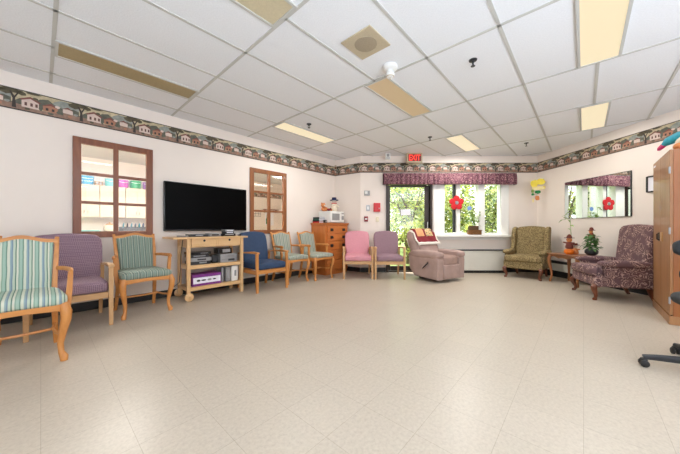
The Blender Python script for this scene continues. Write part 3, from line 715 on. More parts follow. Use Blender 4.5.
# heaters
def heater(name, lab, loc, rz, L, h=.52):
    t = thing(name, lab, 'heater', loc, rz)
    mb = MB(); mb.box((0, -.07, (h+.06)/2), (L, .13, h-.06), .006); mb.build('panel', 'heater', t)
    mb = MB(); mb.box((0, -.075, h-.012), (L+.004, .142, .024), .004); mb.build('top_grille', 'charcoal', t)
    mb = MB(); mb.box((0, -.06, .035), (L-.02, .1, .07)); mb.build('plinth', 'black', t)
heater('convector_heater', 'white convector heater below the far window', (2.93, YB-.013, 0), 0, 1.5)
t = thing('baseboard_heater', 'low cream baseboard heater along the right wall behind the side table', 'heater', RW(1.2, .013), AR)
mb = MB(); mb.box((0, -.04, .2), (1.9, .07, .15), .004); mb.build('panel', 'heater', t)
mb = MB(); mb.box((0, -.045, .3), (1.9, .08, .05), .004); mb.box((0, -.035, .06), (1.9, .05, .12)); mb.build('vent', 'black', t)

# ------------------------------------------------------------------ chairs
def cabriole(x, y, h, sx, sy, k=1.0):
    """curved leg: knee out, ankle in, pad foot"""
    zs = [h, h*.86, h*.72, h*.5, h*.3, h*.15, h*.07, 0]
    of = [0, .018, .016, .0, -.012, -.008, .006, .006]; rs = [.03, .034, .031, .024, .0185, .0175, .025, .021]
    return [(x+sx*o*k, y+sy*o*k, z) for o, z in zip(of, zs)], [r*k for r in rs]
def striped_chair(lab, loc, rz, fab, aw=.272, group='green striped armchairs'):
    t = thing('armchair', lab, 'chair', loc, rz, group)
    # legs
    for sx in (-1, 1):
        p, r = cabriole(sx*.222, -.235, .43, sx, -1); mb = MB(); mb.tube(p, r, 12); l = mb.build('leg', 'oak', t)
        mb = MB(); mb.tube([(sx*.19, .19, .44), (sx*.19, .2, .3), (sx*.195, .235, .12), (sx*.2, .275, 0)], [.021, .02, .018, .016], 8, square=True); mb.build('leg', 'oak', t)
        # arm and arm post
        mb = MB(); mb.tube([(sx*.2, .235, .655), (sx*(aw-.03), .12, .66), (sx*aw, -.0, .658), (sx*(aw+.002), -.09, .66), (sx*aw, -.13, .652)], [.017, .018, .02, .024, .018], 10, flat=.62); 
        mb.tube([(sx*aw, -.08, .65), (sx*(aw-.006), -.075, .52), (sx*(aw-.02), -.09, .36)], [.016, .019, .021], 8, square=True); mb.build('arm', 'oak', t)
        # back post
        mb = MB(); mb.tube([(sx*.185, .2, .42), (sx*.19, .215, .55), (sx*.2, .26, .75), (sx*.207, .315, .92)], [.02, .018, .017, .014], 8, square=True); mb.build('back_post', 'oak', t)
    # seat rail
    mb = MB()
    fr = [(-.25, .43)]+[(-.25+.5*i/12, .372+.018*math.sin(PI*i/12)) for i in range(13)]+[(.25, .43)]
    mb.prism(fr, -.262, -.23, 'xz', .004); mb.box((0, .19, .4), (.38, .028, .06), .004)
    for sx in (-1, 1): mb.box((sx*.22, -.02, .402), (.026, .42, .058), .004, ('Z', sx*.12))
    mb.build('seat_rail', 'oakx', t)
    # seat cushion, slightly trapezoid
    mb = MB(); mb.ball((0, -.03, .455), (.52, .5, .1), e=.5, e2=.28, seg=32)
    for v in mb.bm.verts:
        f = (v.co.y+.28)/.5; v.co.x *= 1-.18*f; v.co.z += .012*(1-(v.co.x/.26)**2)
    mb.build('seat', fab, t)
    # back: crest rail + bottom rail + upholstered pad (tilted plane)
    tilt = Matrix.Translation((0, .205, .5)) @ Matrix.Rotation(-.24, 4, 'X') @ Matrix.Translation((0, -.205, -.5))
    top = lambda x: .905+.03*math.exp(-(x/.1)**2)+.004*math.cos(x*20)
    xs = [-.215+.43*i/20 for i in range(21)]
    mb = MB(tilt); mb.prism([(x, top(x)+.012) for x in xs]+[(x, top(x)-.03) for x in xs[::-1]], .19, .222, 'xz', .006)
    mb.build('crest_rail', 'oakx', t)
    inn = [-.185+.37*i/16 for i in range(17)]
    mb = MB(tilt); pp = [(x, top(x)-.022) for x in inn]+[(.178, .7), (.168, .46), (-.168, .46), (-.178, .7)]
    mb.prism(pp, .16, .235, 'xz', .022, seg=3); mb.build('backrest', fab, t, 60)
    # stretchers
    for sx in (-1, 1):
        mb = MB(); mb.tube([(sx*.215, -.23, .2), (sx*.185, -.1, .19), (sx*.175, .05, .185), (sx*.193, .225, .18)], .011, 8); mb.build('stretcher', 'oak', t)
    mb = MB(); mb.tube([(-.178, .02, .187), (0, .0, .187), (.178, .02, .187)], .011, 8); mb.build('stretcher', 'oak', t)
    return t
def padded_chair(lab, loc, rz, fab, wd='ash', w=.56, bw=.028, group='padded wood armchairs'):
    t = thing('armchair', lab, 'chair', loc, rz, group); h = w/2
    wx = wd+'x'
    for sx in (-1, 1):
        mb = MB(); mb.tube([(sx*(h-.005), -.3, .595), (sx*(h-.005), -.305, .3), (sx*(h-.005), -.31, 0)], [.021, .021, .018], 8, square=True); mb.build('leg', wd, t)
        mb = MB(); mb.tube([(sx*(h-.015), .2, .58), (sx*(h-.02), .22, .36), (sx*(h-.02), .3, 0)], [.019, .021, .017], 8, square=True); mb.build('leg', wd, t)
        mb = MB(); mb.prism([(-.345, .6), (-.335, .625), (-.2, .632), (.2, .6), (.26, .59), (.26, .57), (.0, .595), (-.3, .598)], sx*(h-.005)-.026, sx*(h-.005)+.026, 'yz', .008); mb.build('arm', wd, t)
        mb = MB(); mb.box((sx*(h-.012), -.04, .305), (.026, .5, .06), .004); mb.build('side_rail', wd, t)
    mb = MB(); mb.box((0, -.302, .315), (w-.05, .028, .062), .004); mb.box((0, .2, .32), (w-.06, .026, .06), .004); mb.build('seat_rail', wx, t)
    mb = MB(); mb.ball((0, -.06, .395), (w-.04, .56, .125), e=.38, e2=.2, seg=36)
    for v in mb.bm.verts: v.co.z += .012*(1-(v.co.x/h)**2)
    mb.build('seat', fab, t, 60)
    tilt = Matrix.Translation((0, .15, .42)) @ Matrix.Rotation(-.26, 4, 'X') @ Matrix.Translation((0, -.15, -.42))
    hw = h-bw; pts = []
    for i in range(25):
        x = -hw+2*hw*i/24; pts.append((x, .935+.03*math.cos(x/hw*PI/2)-.05*max(0, (abs(x)/hw-.82)/.18)**2))
    pts += [(hw+.008, .8), (hw-.0, .6), (hw-.03, .4), (-hw+.03, .4), (-hw, .6), (-hw-.008, .8)]
    mb = MB(tilt); mb.prism(pts, .15, .245, 'xz', .03, seg=4); mb.build('backrest', fab, t, 60)
    return t
sc_ = striped_chair
sc_('green striped armchair in the front at far left, standing ahead of the wall row', W(-.11, 1.31), AL, 'stripe')
sc_('mostly cut off green striped armchair at the left picture edge, by the wall', W(-.475, .52), AL, 'stripe')
sc_('green striped armchair between the purple chair and the television cart', W(.82, .50), AL+.05, 'stripe2')
sc_('pale green striped armchair directly right of the navy chair', W(3.135, .375), AL, 'stripe3', .25)
sc_('pale green striped armchair standing in front of the chest of drawers', W(3.7, .47), AL+.0, 'stripe3', .25)
padded_chair('purple patterned armchair behind the front striped chair', W(.20, .53), AL, 'mauvew', 'ash', .585, .012)
padded_chair('navy blue armchair right of the television cart', W(2.49, .46), AL, 'blue', 'oak', .56)
padded_chair('pink armchair in front of the far corner, right of the chest of drawers', (.365, 5.62, 0), -.03, 'pink', 'ash', .57)
padded_chair('plain mauve armchair between the pink chair and the recliner', (.985, 5.57, 0), -.03, 'mauve', 'ash', .57)

# ------------------------------------------------------------------ recliner with quilt
ra = math.atan2(.5, .866)
t = thing('recliner', 'taupe plush recliner with a side lever under the far window', 'recliner', (1.89, 5.33, 0), ra)
RW_, hw = .76, .38     # local: front -y
mb = MB(); mb.box((0, .0, .205), (.42, .6, .32), .02); mb.build('base', 'recl', t)
for sx in (-1, 1):
    mb = MB(); pr = [(-.36, .05), (.2, .07), (.33, .2), (.37, .5), (.3, .53), (-.34, .5), (-.37, .4)]
    mb.prism(pr, sx*.21 if sx > 0 else -.385, .385 if sx > 0 else -.21, 'yz', .025, seg=3)
    mb.ball((sx*.3, -.03, .5), (.2, .72, .15), e=.6, e2=.35, seg=28); mb.build('arm', 'recl', t, 60)
mb = MB(); mb.ball((0, -.08, .395), (.43, .58, .19), e=.4, e2=.3, seg=32); mb.build('seat', 'recl2', t, 60)
mb = MB(); mb.box((0, -.335, .19), (.44, .09, .27), .03, seg=3); mb.build('footrest', 'recl', t, 60)
tl = Matrix.Translation((0, .16, .4)) @ Matrix.Rotation(-.38, 4, 'X') @ Matrix.Translation((0, -.16, -.4))
mb = MB(tl); mb.ball((0, .21, .725), (.68, .2, .6), e=.38, e2=.35, seg=32); mb.ball((0, .16, .6), (.54, .2, .3), e=.5, seg=28); mb.build('backrest', 'recl', t, 60)
mb = MB(); mb.tube([(-.39, -.02, .24), (-.405, -.04, .25), (-.41, -.13, .32), (-.41, -.17, .36)], [.01, .012, .016, .018], 8, flat=.6); mb.build('lever', 'charcoal', t)
mb = MB(); mb.box((0, .05, .025), (.4, .4, .05), .01); mb.build('mechanism', 'black', t)
# quilt draped over the recliner's backrest
qx = Matrix.Translation(t.location) @ Matrix.Rotation(ra, 4, 'Z') @ tl
def quilt():
    prof = [(.325, .7), (.326, .85), (.322, .96), (.30, 1.02), (.25, 1.042), (.18, 1.04), (.12, 1.02), (.095, .98), (.092, .92), (.09, .84), (.08, .76), (.045, .7), (.03, .64)]
    nx = 22; vs = []; fs = []; mi = []
    for side in (0, 1):
        for j, (y, z) in enumerate(prof):
            for i in range(nx+1):
                x = -.315+.63*i/nx; e = abs(x)/.315
                dz = -.055*max(0, e-.75)/.25*(1 if z > .95 else .2)
                wv = .006*math.sin(x*30+z*8)
                yy = y+wv; c = (y-.21); yy += -.012*side*(1 if c > 0 else -1)*(1 if abs(c) > .07 else 0)
                zz = z+dz-(.012*side if abs(c) <= .09 and z > 1 else 0)
                if z > .95: yy = .21+(yy-.21)*(1-.25*max(0, e-.75)/.25)
                vs.append(qx @ Vector((x, yy, zz)))
    m = nx+1; P = len(prof)
    for side in (0, 1):
        o = side*m*P
        for j in range(P-1):
            for i in range(nx):
                q = (o+j*m+i, o+j*m+i+1, o+(j+1)*m+i+1, o+(j+1)*m+i); fs.append(q if not side else q[::-1])
                if i in (0, nx-1) or j == P-2: c = 1
                elif i in (1, 2, nx-3, nx-2, 10, 11) or j in (P-3, P-4): c = 0
                else: c = 2 if i < 10 else 3
                mi.append(c)
    k = m*P
    for i in range(nx):
        fs.append((i+1, i, k+i, k+i+1)); mi.append(1); b = (P-1)*m; fs.append((b+i, b+i+1, k+b+i+1, k+b+i)); mi.append(1)
    for j in range(P-1):
        fs.append((j*m, (j+1)*m, k+(j+1)*m, k+j*m)); mi.append(1); fs.append(((j+1)*m+nx, j*m+nx, k+j*m+nx, k+(j+1)*m+nx)); mi.append(1)
    me = bpy.data.meshes.new('quilt'); me.from_pydata(vs, [], fs); me.update()
    o = link('quilt', me, ['burg', 'quiltw', 'quilto', 'quiltp'])
    for p, c in zip(me.polygons, mi): p.material_index = c; p.use_smooth = True
    tag(o, 'burgundy patchwork quilt draped over the recliner back', 'quilt')
quilt()

# ------------------------------------------------------------------ wing chairs
def wing_chair(lab, loc, rz, fab, legmat='mahog', w=.7, top=1.0, wings=True):
    t = thing('wing_chair', lab, 'armchair', loc, rz); h = w/2
    for sx in (-1, 1):
        p, r = cabriole(sx*(h-.06), -.31, .21, sx, -1, 1.1); mb = MB(); mb.tube(p, r, 12); mb.build('leg', legmat, t)
        mb = MB(); mb.tube([(sx*(h-.09), .26, .21), (sx*(h-.09), .29, .1), (sx*(h-.09), .34, 0)], [.026, .022, .018], 8, square=True); mb.build('leg', legmat, t)
    mb = MB(); mb.box((0, -.02, .265), (w-.04, .62, .15), .025, seg=3); mb.build('seat_base', fab, t, 60)
    mb = MB(); mb.ball((0, -.09, .385), (w-.17, .56, .14), e=.4, e2=.25, seg=36)
    for v in mb.bm.verts:
        if v.co.y < -.28: v.co.x *= 1.22
        v.co.z += .012*(1-(v.co.x/h)**2)
    mb.build('seat_cushion', fab, t, 60)
    for sx in (-1, 1):
        mb = MB(); mb.box((sx*(h-.055), .03, .41), (.09, .5, .2), .02, seg=3)
        mb.ball((sx*(h-.045), .0, .51), (.13, .56, .1), e=.75, e2=.3, seg=28); mb.build('arm', fab, t, 60)
    tilt = Matrix.Translation((0, .2, .4)) @ Matrix.Rotation(-.2 if wings else -.1, 4, 'X') @ Matrix.Translation((0, -.2, -.4))
    hw = h-(.075 if wings else .03); pts = []
    for i in range(21):
        x = -hw+2*hw*i/20; pts.append((x, top+.03+.03*math.cos(x/hw*PI/2)-.05*max(0, (abs(x)/hw-.8)/.2)**2))
    pts += [(hw+.01, .7), (hw, .36), (-hw, .36), (-hw-.01, .7)]
    mb = MB(tilt); mb.prism(pts, .19, .32, 'xz', .035, seg=4); mb.build('backrest', fab, t, 60)
    for sx in (-1, 1) if wings else ():
        mb = MB(tilt); pr = [(.3, .4), (.3, top), (.27, top+.035), (.2, top+.04), (.12, top), (.085, top-.09), (.08, .78), (.1, .66), (.06, .56), (.05, .5), (.12, .4)]
        a, b = sorted((sx*(h-.095), sx*(h-.02))); mb.prism(pr, a, b, 'yz', .02, seg=3); mb.build('wing', fab, t, 60)
    return t
def facing(fx, fy): return math.atan2(fx, -fy)
a = facing(-.75, -.66); wing_chair('olive tapestry wing chair in the far right corner', (3.6+.75*.3, 5.33+.66*.3, 0), a, 'olive')
a = facing(-.93, .36); wing_chair('mauve floral wing chair beside the tall oak cabinet', (3.665+.93*.31, 4.055-.36*.31, 0), a, 'floral', w=.76, wings=False)

# ------------------------------------------------------------------ side table and what stands on it
TL = (4.16, 4.82, 0)
t = thing('side_table', 'brown wooden side table with curved legs between the two wing chairs', 'table', TL, AR)
tw, td, tz = .62, .46, .535
mb = MB(); mb.box((0, 0, tz-.013), (tw, td, .026), .01, seg=3); mb.build('table_top', 'walnut', t)
mb = MB()
def scal(L): return [(-L/2, tz-.03)]+[(-L/2+L*i/24, tz-.085+.022*abs(math.sin(i/24*PI*3))+.012*math.cos(i/24*2*PI)) for i in range(25)]+[(L/2, tz-.03)]
mb.prism(scal(tw-.08), -td/2+.03, -td/2+.048, 'xz', .002); mb.prism(scal(tw-.08), td/2-.048, td/2-.03, 'xz', .002)
mb.prism(scal(td-.08), -tw/2+.03, -tw/2+.048, 'yz', .002); mb.prism(scal(td-.08), tw/2-.048, tw/2-.03, 'yz', .002); mb.build('apron', 'walnut', t)
for sx in (-1, 1):
    for sy in (-1, 1):
        p, r = cabriole(sx*(tw/2-.045), sy*(td/2-.045), tz-.027, sx, sy, .95); mb = MB(); mb.tube(p, r, 12); mb.build('leg', 'walnutz', t)
zt = tz+.0005
def figure(name, lab, loc, sc, hat, body, head, rz=AR, base_pumpkin=False):
    t = thing(name, lab, 'figurine', loc, rz); b0 = 0
    if base_pumpkin:
        mb = MB(); mb.lathe([(0, 0), (.045, 0), (.075, .025), (.08, .05), (.068, .085), (.03, .1), (0, .094)], n=36, wob=lambda j, n: 1-.07*abs(math.sin(j*PI/4.5))); mb.build('pumpkin', 'orange', t)
        mb = MB(); mb.tube([(0, 0, .09), (.004, 0, .11), (.012, 0, .118)], .008, 6); mb.build('pumpkin_stem', 'leafy', t); b0 = .1
    s = sc
    mb = MB(); mb.lathe([(0, b0), (.05*s, b0), (.058*s, b0+.03*s), (.045*s, b0+.08*s), (.025*s, b0+.12*s), (0, b0+.125*s)], n=18); mb.build('body', body, t)
    for sx in (-1, 1):
        mb = MB(); mb.tube([(sx*.03*s, 0, b0+.1*s), (sx*.07*s, 0, b0+.1*s), (sx*.11*s, 0, b0+.11*s)], [.018*s, .015*s, .012*s], 8); mb.ball((sx*.12*s, 0, b0+.112*s), (.03*s, .03*s, .03*s), mi=1); mb.build('arm', [body, 'cream'], t)
    mb = MB(); mb.ball((0, 0, b0+.155*s), (.085*s, .08*s, .085*s)); hd = mb.build('head', head, t)
    mb = MB(); mb.ball((-.016*s, -.037*s, b0+.165*s), (.012*s, .01*s, .012*s)); mb.ball((.016*s, -.037*s, b0+.165*s), (.012*s, .01*s, .012*s)); mb.build('eyes', 'black', hd)
    mb = MB(); mb.lathe([(0, b0+.185*s), (.075*s, b0+.185*s), (.072*s, b0+.194*s), (.04*s, b0+.197*s), (.034*s, b0+.225*s), (.014*s, b0+.25*s), (0, b0+.255*s)], n=18); mb.build('hat', hat, t)
    return t
figure('scarecrow_figure', 'brown hatted scarecrow figure sitting on an orange pumpkin on the side table', (4.05, 4.77, zt), 1.0, 'brownfelt', 'brownfelt', 'orangef', base_pumpkin=True)
figure('autumn_figure', 'small cream and orange figurine between the pumpkin and the potted plant', (4.21, 4.83, zt), .85, 'brownfelt', 'orangef', 'cream')
rr = random.Random(11)
t = thing('tall_plant', 'tall thin stemmed plant in a small brown pot behind the pumpkin', 'potted plant', (4.27, 5.0, zt), AR)
mb = MB(); mb.lathe([(0, 0), (.04, 0), (.055, .09), (.06, .09), (.06, .105), (0, .1)], n=20); mb.build('pot', 'brownfelt', t)
mb = MB(); mb.tube([(0, 0, .1), (.01, 0, .35), (-.01, .0, .6), (.005, 0, .85)], [.006, .005, .004, .002], 6)
lp = [((0, 0, z), (rr.uniform(-1, 1), rr.uniform(-1, .4), .3)) for z in (.42, .5, .56, .62, .66, .7, .74, .8, .83)]
leaves(mb, lp, .13, .05, droop=.5)
mb.tube([(0, 0, .55), (-.08, 0, .66), (-.15, 0, .62)], .003, 5); leaves(mb, [((-.08, 0, .66), (-1, 0, .3)), ((-.14, 0, .63), (-1, -.2, -.3))], .1, .05); mb.build('foliage', 'leafl', t)
t = thing('bushy_plant', 'bushy green plant in a dark round pot with a small scarecrow on top', 'potted plant', (4.265, 4.58, zt), AR)
mb = MB(); mb.lathe([(0, 0), (.05, 0), (.088, .04), (.09, .075), (.07, .11), (.06, .115), (0, .105)], n=28); mb.build('pot', 'charcoal', t)
mb = MB(); lp = []
for i in range(150):
    th, r, z = rr.uniform(0, 2*PI), rr.uniform(.0, .1), rr.uniform(.11, .34); k = 1.15-(z-.1)*2.2
    lp.append(((math.cos(th)*r*k, math.sin(th)*r*k, z), (math.cos(th), math.sin(th), rr.uniform(-.4, .9))))
leaves(mb, lp, .075, .05); mb.build('foliage', 'leafy', t)
mb = MB(); mb.ball((0, -.01, .4), (.06, .05, .06)); mb.build('ornament_head', 'orangef', t)
mb = MB(); mb.lathe([(0, .42), (.055, .42), (.03, .432), (.022, .47), (0, .48)], n=16); mb.build('ornament_hat', 'brownfelt', t)
mb = MB(); mb.lathe([(0, .3), (.035, .3), (.045, .34), (.02, .38), (0, .385)], n=16); mb.build('ornament_body', 'burg', t)

# ------------------------------------------------------------------ mirror and picture on the right wall, paper mobile
t = thing('wall_mirror', 'large frameless mirror on the right wall reflecting the far window', 'mirror', RW((.71+1.87)/2, .001, (1.185+1.91)/2), AR)
MT = math.radians(.4)
mb = MB(); mb.prism([(-.58, 0), (.58, 0), (.58, -.012-1.16*math.tan(MT)), (-.58, -.012)], -.3625, .3625, 'xy'); mb.build('backing', 'charcoal', t)
mb = MB(Matrix.Translation((0, -.014-.58*math.tan(MT), 0)) @ Matrix.Rotation(-MT, 4, 'Z')); mb.box((0, 0, 0), (1.15, .003, .715), .001); mb.build('mirror_glass', 'mirror', t)
t = thing('picture_frame', 'small black framed picture partly behind the oak cabinet', 'picture', RW(2.2, .001, 1.652), AR)
mb = MB()
for s in (-1, 1): mb.box((s*.125, -.01, 0), (.02, .02, .235)); mb.box((0, -.01, s*.1125), (.23, .0199, .02))
mb.build('frame', 'black', t)
mb = MB(); mb.box((0, -.006, 0), (.235, .006, .21)); mb.build('print', 'paper', t)
t = thing('paper_mobile', 'yellow and green paper cut-out mobile hanging in the far right corner', 'paper mobile', (4.27, 5.84, -.09), -.3)
mb = MB(); mb.tube([(0, .004, 2.12), (0, .004, CEIL+.09)], .0015, 5); mb.build('string', 'white', t)
def cut(nm, pts, c, mat, y=0):
    mb = MB(); mb.prism([(c[0]+a, c[1]+b) for a, b in pts], y-.003, y+.003); return mb.build(nm, mat, t)
def oval(rx, rz, n=14, j=0, sd=0):
    q = random.Random(sd); return [(rx*math.cos(2*PI*i/n)*q.uniform(1-j, 1+j), rz*math.sin(2*PI*i/n)*q.uniform(1-j, 1+j)) for i in range(n)]
cut('yellow_shape', oval(.075, .085, 14, .12, 1), (-.055, 2.05), 'yellow'); cut('yellow_shape', oval(.085, .07, 14, .1, 2), (.06, 2.09), 'yellow', .008)
cut('yellow_shape', oval(.12, .04, 14, .2, 3), (.02, 1.95), 'pyellow', -.01); cut('yellow_shape', oval(.03, .035, 10, .1, 4), (.12, 1.96), 'yellow', .01)
cut('green_shape', oval(.055, .035, 12, .2, 5), (.0, 1.865), 'gpaper', -.012); cut('green_shape', oval(.03, .025, 10, .2, 6), (-.085, 1.82), 'gpaper'); cut('green_shape', oval(.03, .04, 10, .2, 7), (-.09, 1.89), 'leafl')
cut('tan_shape', oval(.045, .06, 10, .25, 8), (.0, 1.74), 'orangef'); cut('tan_shape', oval(.018, .05, 8, .2, 9), (-.08, 1.69), 'pyellow')
mb = MB(); mb.tube([(0, .004, 2.1), (0, .004, 1.7)], .0015, 5); mb.tube([(-.08, .004, 2.0), (-.085, .004, 1.7)], .0015, 5); mb.build('string', 'white', t)

# ------------------------------------------------------------------ television, cart and devices
t = thing('television', 'large black flat television hung on the left wall above the cart', 'television', W((1.169+2.428)/2, .002, (.955+1.672)/2), AL)
mb = MB(); mb.box((0, -.035, 0), (1.26, .05, .717), .008); mb.build('casing', 'bezel', t)
mb = MB(); mb.box((0, -.0605, .006), (1.235, .003, .685), .001); mb.build('screen', 'screen', t)
mb = MB(); mb.box((0, -.0045, 0), (.4, .009, .3)); mb.build('wall_bracket', 'charcoal', t)

CS, CO = 1.735, .285     # cart centre
t = thing('kitchen_cart', 'birch cart with two drawers, two shelves and wooden wheels under the television', 'cart', W(CS, CO), AL)
ZT = .875; lx, ly = .385, .175
mb = MB(); mb.box((-.06, 0, ZT-.013), (1.05, .47, .026), .004); mb.build('table_top', 'birch', t)
for sx in (-1, 1):
    for sy in (-1, 1):
        zb = .05 if sx < 0 else 0
        mb = MB(); mb.box((sx*lx, sy*ly, (ZT-.026+zb)/2), (.046, .046, ZT-.026-zb), .004); l = mb.build('leg', 'birchz', t)
        if sx < 0:
            mb = MB(); mb.lathe([(0, -.013), (.05, -.013), (.056, -.009), (.056, .009), (.05, .013), (0, .013)], (-lx, sy*(ly+.037), .057), 28, rot=('X', PI/2)); wl = mb.build('wheel', 'birch', l)
            mb = MB(); mb.lathe([(0, -.004), (.01, -.004), (.01, .004), (0, .004)], (-lx, sy*(ly+.053), .057), 12, rot=('X', PI/2)); mb.build('axle_cap', 'ash', l)
mb = MB(); mb.box((0, .18, .79), (.72, .02, .12)); 
for sx in (-1, 1): mb.box((sx*lx, 0, .79), (.022, .3, .12))
mb.box((0, -.16, .737), (.72, .03, .02)); mb.box((0, 0, .735), (.72, .3, .008)); mb.box((0, -.19, .79), (.02, .02, .1)); mb.build('drawer_case', 'birch', t)
for sx in (-1, 1):
    mb = MB(); mb.box((sx*.1825, -.19, .795), (.34, .02, .105), .003); d = mb.build('drawer', 'birch', t)
    mb = MB(); mb.lathe([(0, 0), (.016, 0), (.014, -.006), (0, -.008)], (sx*.1825, -.2, .822), 16, rot=('X', -PI/2)); mb.build('finger_pull', 'black', d)
for z, nm in ((.455, 'shelf'), (.155, 'shelf')):
    mb = MB(); mb.box((0, -ly, z), (.73, .025, .05), .003); mb.box((0, ly, z), (.73, .025, .05), .003)
    for i in range(7): mb.box((0, -.138+i*.046, z+.012), (.74, .036, .02), .003)
    for sx in (-1, 1): mb.box((sx*lx, 0, z), (.02, .31, .05))
    mb.build(nm, 'birch', t)
Z1 = .455+.0235; Z2 = .155+.0235
def dev(name, lab, cat, x, y, z, w, d, h, mat, face=None, grp=None, rz=0, bev=.005):
    q = thing(name, lab, cat, W(CS+x, CO-y, z), AL+rz, grp)
    mb = MB(); mb.box((0, 0, h/2), (w, d, h), bev); mb.build('case', mat, q)
    for (nm, fx, fz, fw, fh, m) in (face or []):
        mb = MB(); mb.box((fx, -d/2-.001, fz), (fw, .004, fh), .001); mb.build(nm, m, q)
    return q
G = 'audio video devices on the cart'
# middle shelf
b = Z1+.0005
dev('disc_player', 'black player, lowest of the left device stack on the cart shelf', 'player', -.2, 0, b, .27, .24, .045, 'charcoal', [('display', .03, .025, .1, .02, 'silver')], G)
dev('disc_player', 'silver player second from the bottom in the left stack on the cart shelf', 'player', -.19, 0, b+.0455, .28, .24, .05, 'silver', [('display', .0, .025, .12, .02, 'charcoal')], G, .02)
dev('disc_player', 'dark grey player third from the bottom in the left stack on the cart shelf', 'player', -.21, 0, b+.096, .26, .22, .045, 'charcoal', [('disc_slot', 0, .025, .16, .012, 'silver')], G, -.03)
dev('disc_player', 'thin black player topmost in the left stack on the cart shelf', 'player', -.2, 0, b+.1415, .29, .22, .035, 'bezel', [('button_strip', .05, .018, .1, .008, 'silver')], G)
dev('speaker_box', 'small black speaker cube between the two device stacks', 'speaker', .01, -.02, b, .09, .14, .12, 'bezel', [('grille', 0, .06, .07, .09, 'charcoal')])
dev('video_recorder', 'silver recorder at the bottom of the right stack on the cart shelf', 'player', .2, -.02, b, .26, .24, .065, 'silver', [('display', .04, .035, .1, .03, 'charcoal'), ('tape_slot', -.06, .045, .1, .02, 'gplastic')], G)
dev('video_recorder', 'silver recorder stacked under the black radio on the cart shelf', 'player', .2, -.02, b+.0655, .26, .24, .06, 'silver', [('display', .03, .03, .1, .025, 'gplastic')], G)
dev('radio', 'black radio with a silver front on top of the right device stack', 'radio', .17, 0, b+.126, .22, .16, .085, 'bezel', [('dial_panel', .02, .045, .12, .05, 'silver')])
# lower shelf
b = Z2+.0005
q = dev('carton_box', 'purple and white carton on the lower cart shelf', 'box', -.12, -.02, b, .4, .24, .16, 'purple', [('white_panel', .0, .075, .38, .085, 'paper')], None, 0, .003)
for i, (x, w, h) in enumerate([(-.12, .05, .03), (-.05, .07, .022), (.03, .06, .03), (.1, .05, .02)]):
    mb = MB(); mb.ball((x, -.124, .075), (w, .004, h)); mb.build('printed_picture', 'charcoal' if i != 2 else 'gplastic', q)
dev('white_box', 'white upright box at the right end of the lower cart shelf', 'box', .295, -.02, b, .1, .24, .235, 'white', [('label_patch', .01, .12, .03, .09, 'gplastic')], None, 0, .004)
dev('upright_case', 'clear grey upright case next to the white box on the lower shelf', 'case', .195, -.02, b, .07, .2, .22, 'gplastic', [('label_patch', 0, .11, .04, .12, 'silver')], None, .05)
dev('upright_case', 'thin pale upright case on the lower cart shelf beside the carton', 'case', .125, 0, b, .03, .2, .215, 'silver', None, None, -.04)
# top
b = ZT+.0005
dev('disc_player', 'flat black player at the left on the cart top', 'player', -.22, -.02, b, .24, .2, .035, 'charcoal', [('display', 0, .02, .1, .014, 'silver')], G)
dev('cable_box', 'low dark grey box at the middle of the cart top', 'box', .02, .0, b, .17, .17, .045, 'gplastic', [('display', 0, .022, .1, .02, 'bezel')])
dev('disc_player', 'silver edged black player right of the middle on the cart top', 'player', .22, -.02, b, .2, .2, .04, 'bezel', [('display', 0, .026, .14, .014, 'silver')], G)
dev('disc_case_stack', 'black disc case on the right player of the cart top', 'case', .25, .0, b+.0405, .14, .14, .03, 'charcoal', [('label_patch', 0, .015, .1, .016, 'paper')])
dev('disc_case_stack', 'silver disc case topmost at the right of the cart top', 'case', .25, .0, b+.071, .15, .13, .028, 'silver', [('label_patch', 0, .014, .1, .014, 'paper')], None, .06)
dev('remote_control', 'grey remote control lying left on the cart top', 'remote', -.42, -.06, b, .05, .16, .02, 'gplastic', None, None, .5, .008)
dev('remote_control', 'black remote control lying right on the cart top', 'remote', .40, -.08, b, .05, .17, .02, 'bezel', None, None, -.4, .008)
mb = MB(); mb.tube([W(CS-.44, .42-.0, .84), W(CS-.445, .35, .6), W(CS-.43, .3, .42), W(CS-.46, .34, .25), W(CS-.44, .06, .15), W(CS-.43, .03, .2)], .005, 6)
tag(mb.build('power_cord', 'charcoal'), 'dark cord hanging at the left end of the cart', 'cord')

# ------------------------------------------------------------------ chest of drawers with microwave
c_s0, c_s1, c_d, c_h = 3.985, 4.72, .46, 1.11
t = thing('chest_of_drawers', 'orange pine chest of drawers in the far left corner', 'chest of drawers', W((c_s0+c_s1)/2, .015), AL); w = c_s1-c_s0
mb = MB(); mb.box((0, -c_d/2+.01, .58), (w-.02, c_d-.02, 1.0), .004); mb.box((0, -c_d/2+.008, .045), (w-.05, c_d-.05, .09)); mb.build('carcass', 'cherry', t)
mb = MB(); mb.box((0, -c_d/2, c_h-.014), (w+.02, c_d+.02, .028), .006); mb.box((0, -c_d/2+.004, c_h-.04), (w, c_d, .026), .006); mb.build('top_board', 'cherryx', t)
zz = [.1, .32, .53, .72, .885, 1.04]
for i in range(5):
    z0, z1 = zz[i]+.008, zz[i+1]-.008
    mb = MB(); mb.box((0, -c_d+.006, (z0+z1)/2), (w-.09, .022, z1-z0), .004); d = mb.build('drawer', 'cherryx', t)
    for sx in (-1, 1):
        mb = MB(); mb.box((sx*.19, -c_d-.008, (z0+z1)/2), (.085, .008, .06), .003); mb.tube([(sx*.19-.03, -c_d-.01, (z0+z1)/2+.01), (sx*.19-.025, -c_d-.03, (z0+z1)/2-.01), (sx*.19+.025, -c_d-.03, (z0+z1)/2-.01), (sx*.19+.03, -c_d-.01, (z0+z1)/2+.01)], .006, 6); mb.build('drawer_pull', 'black', d)
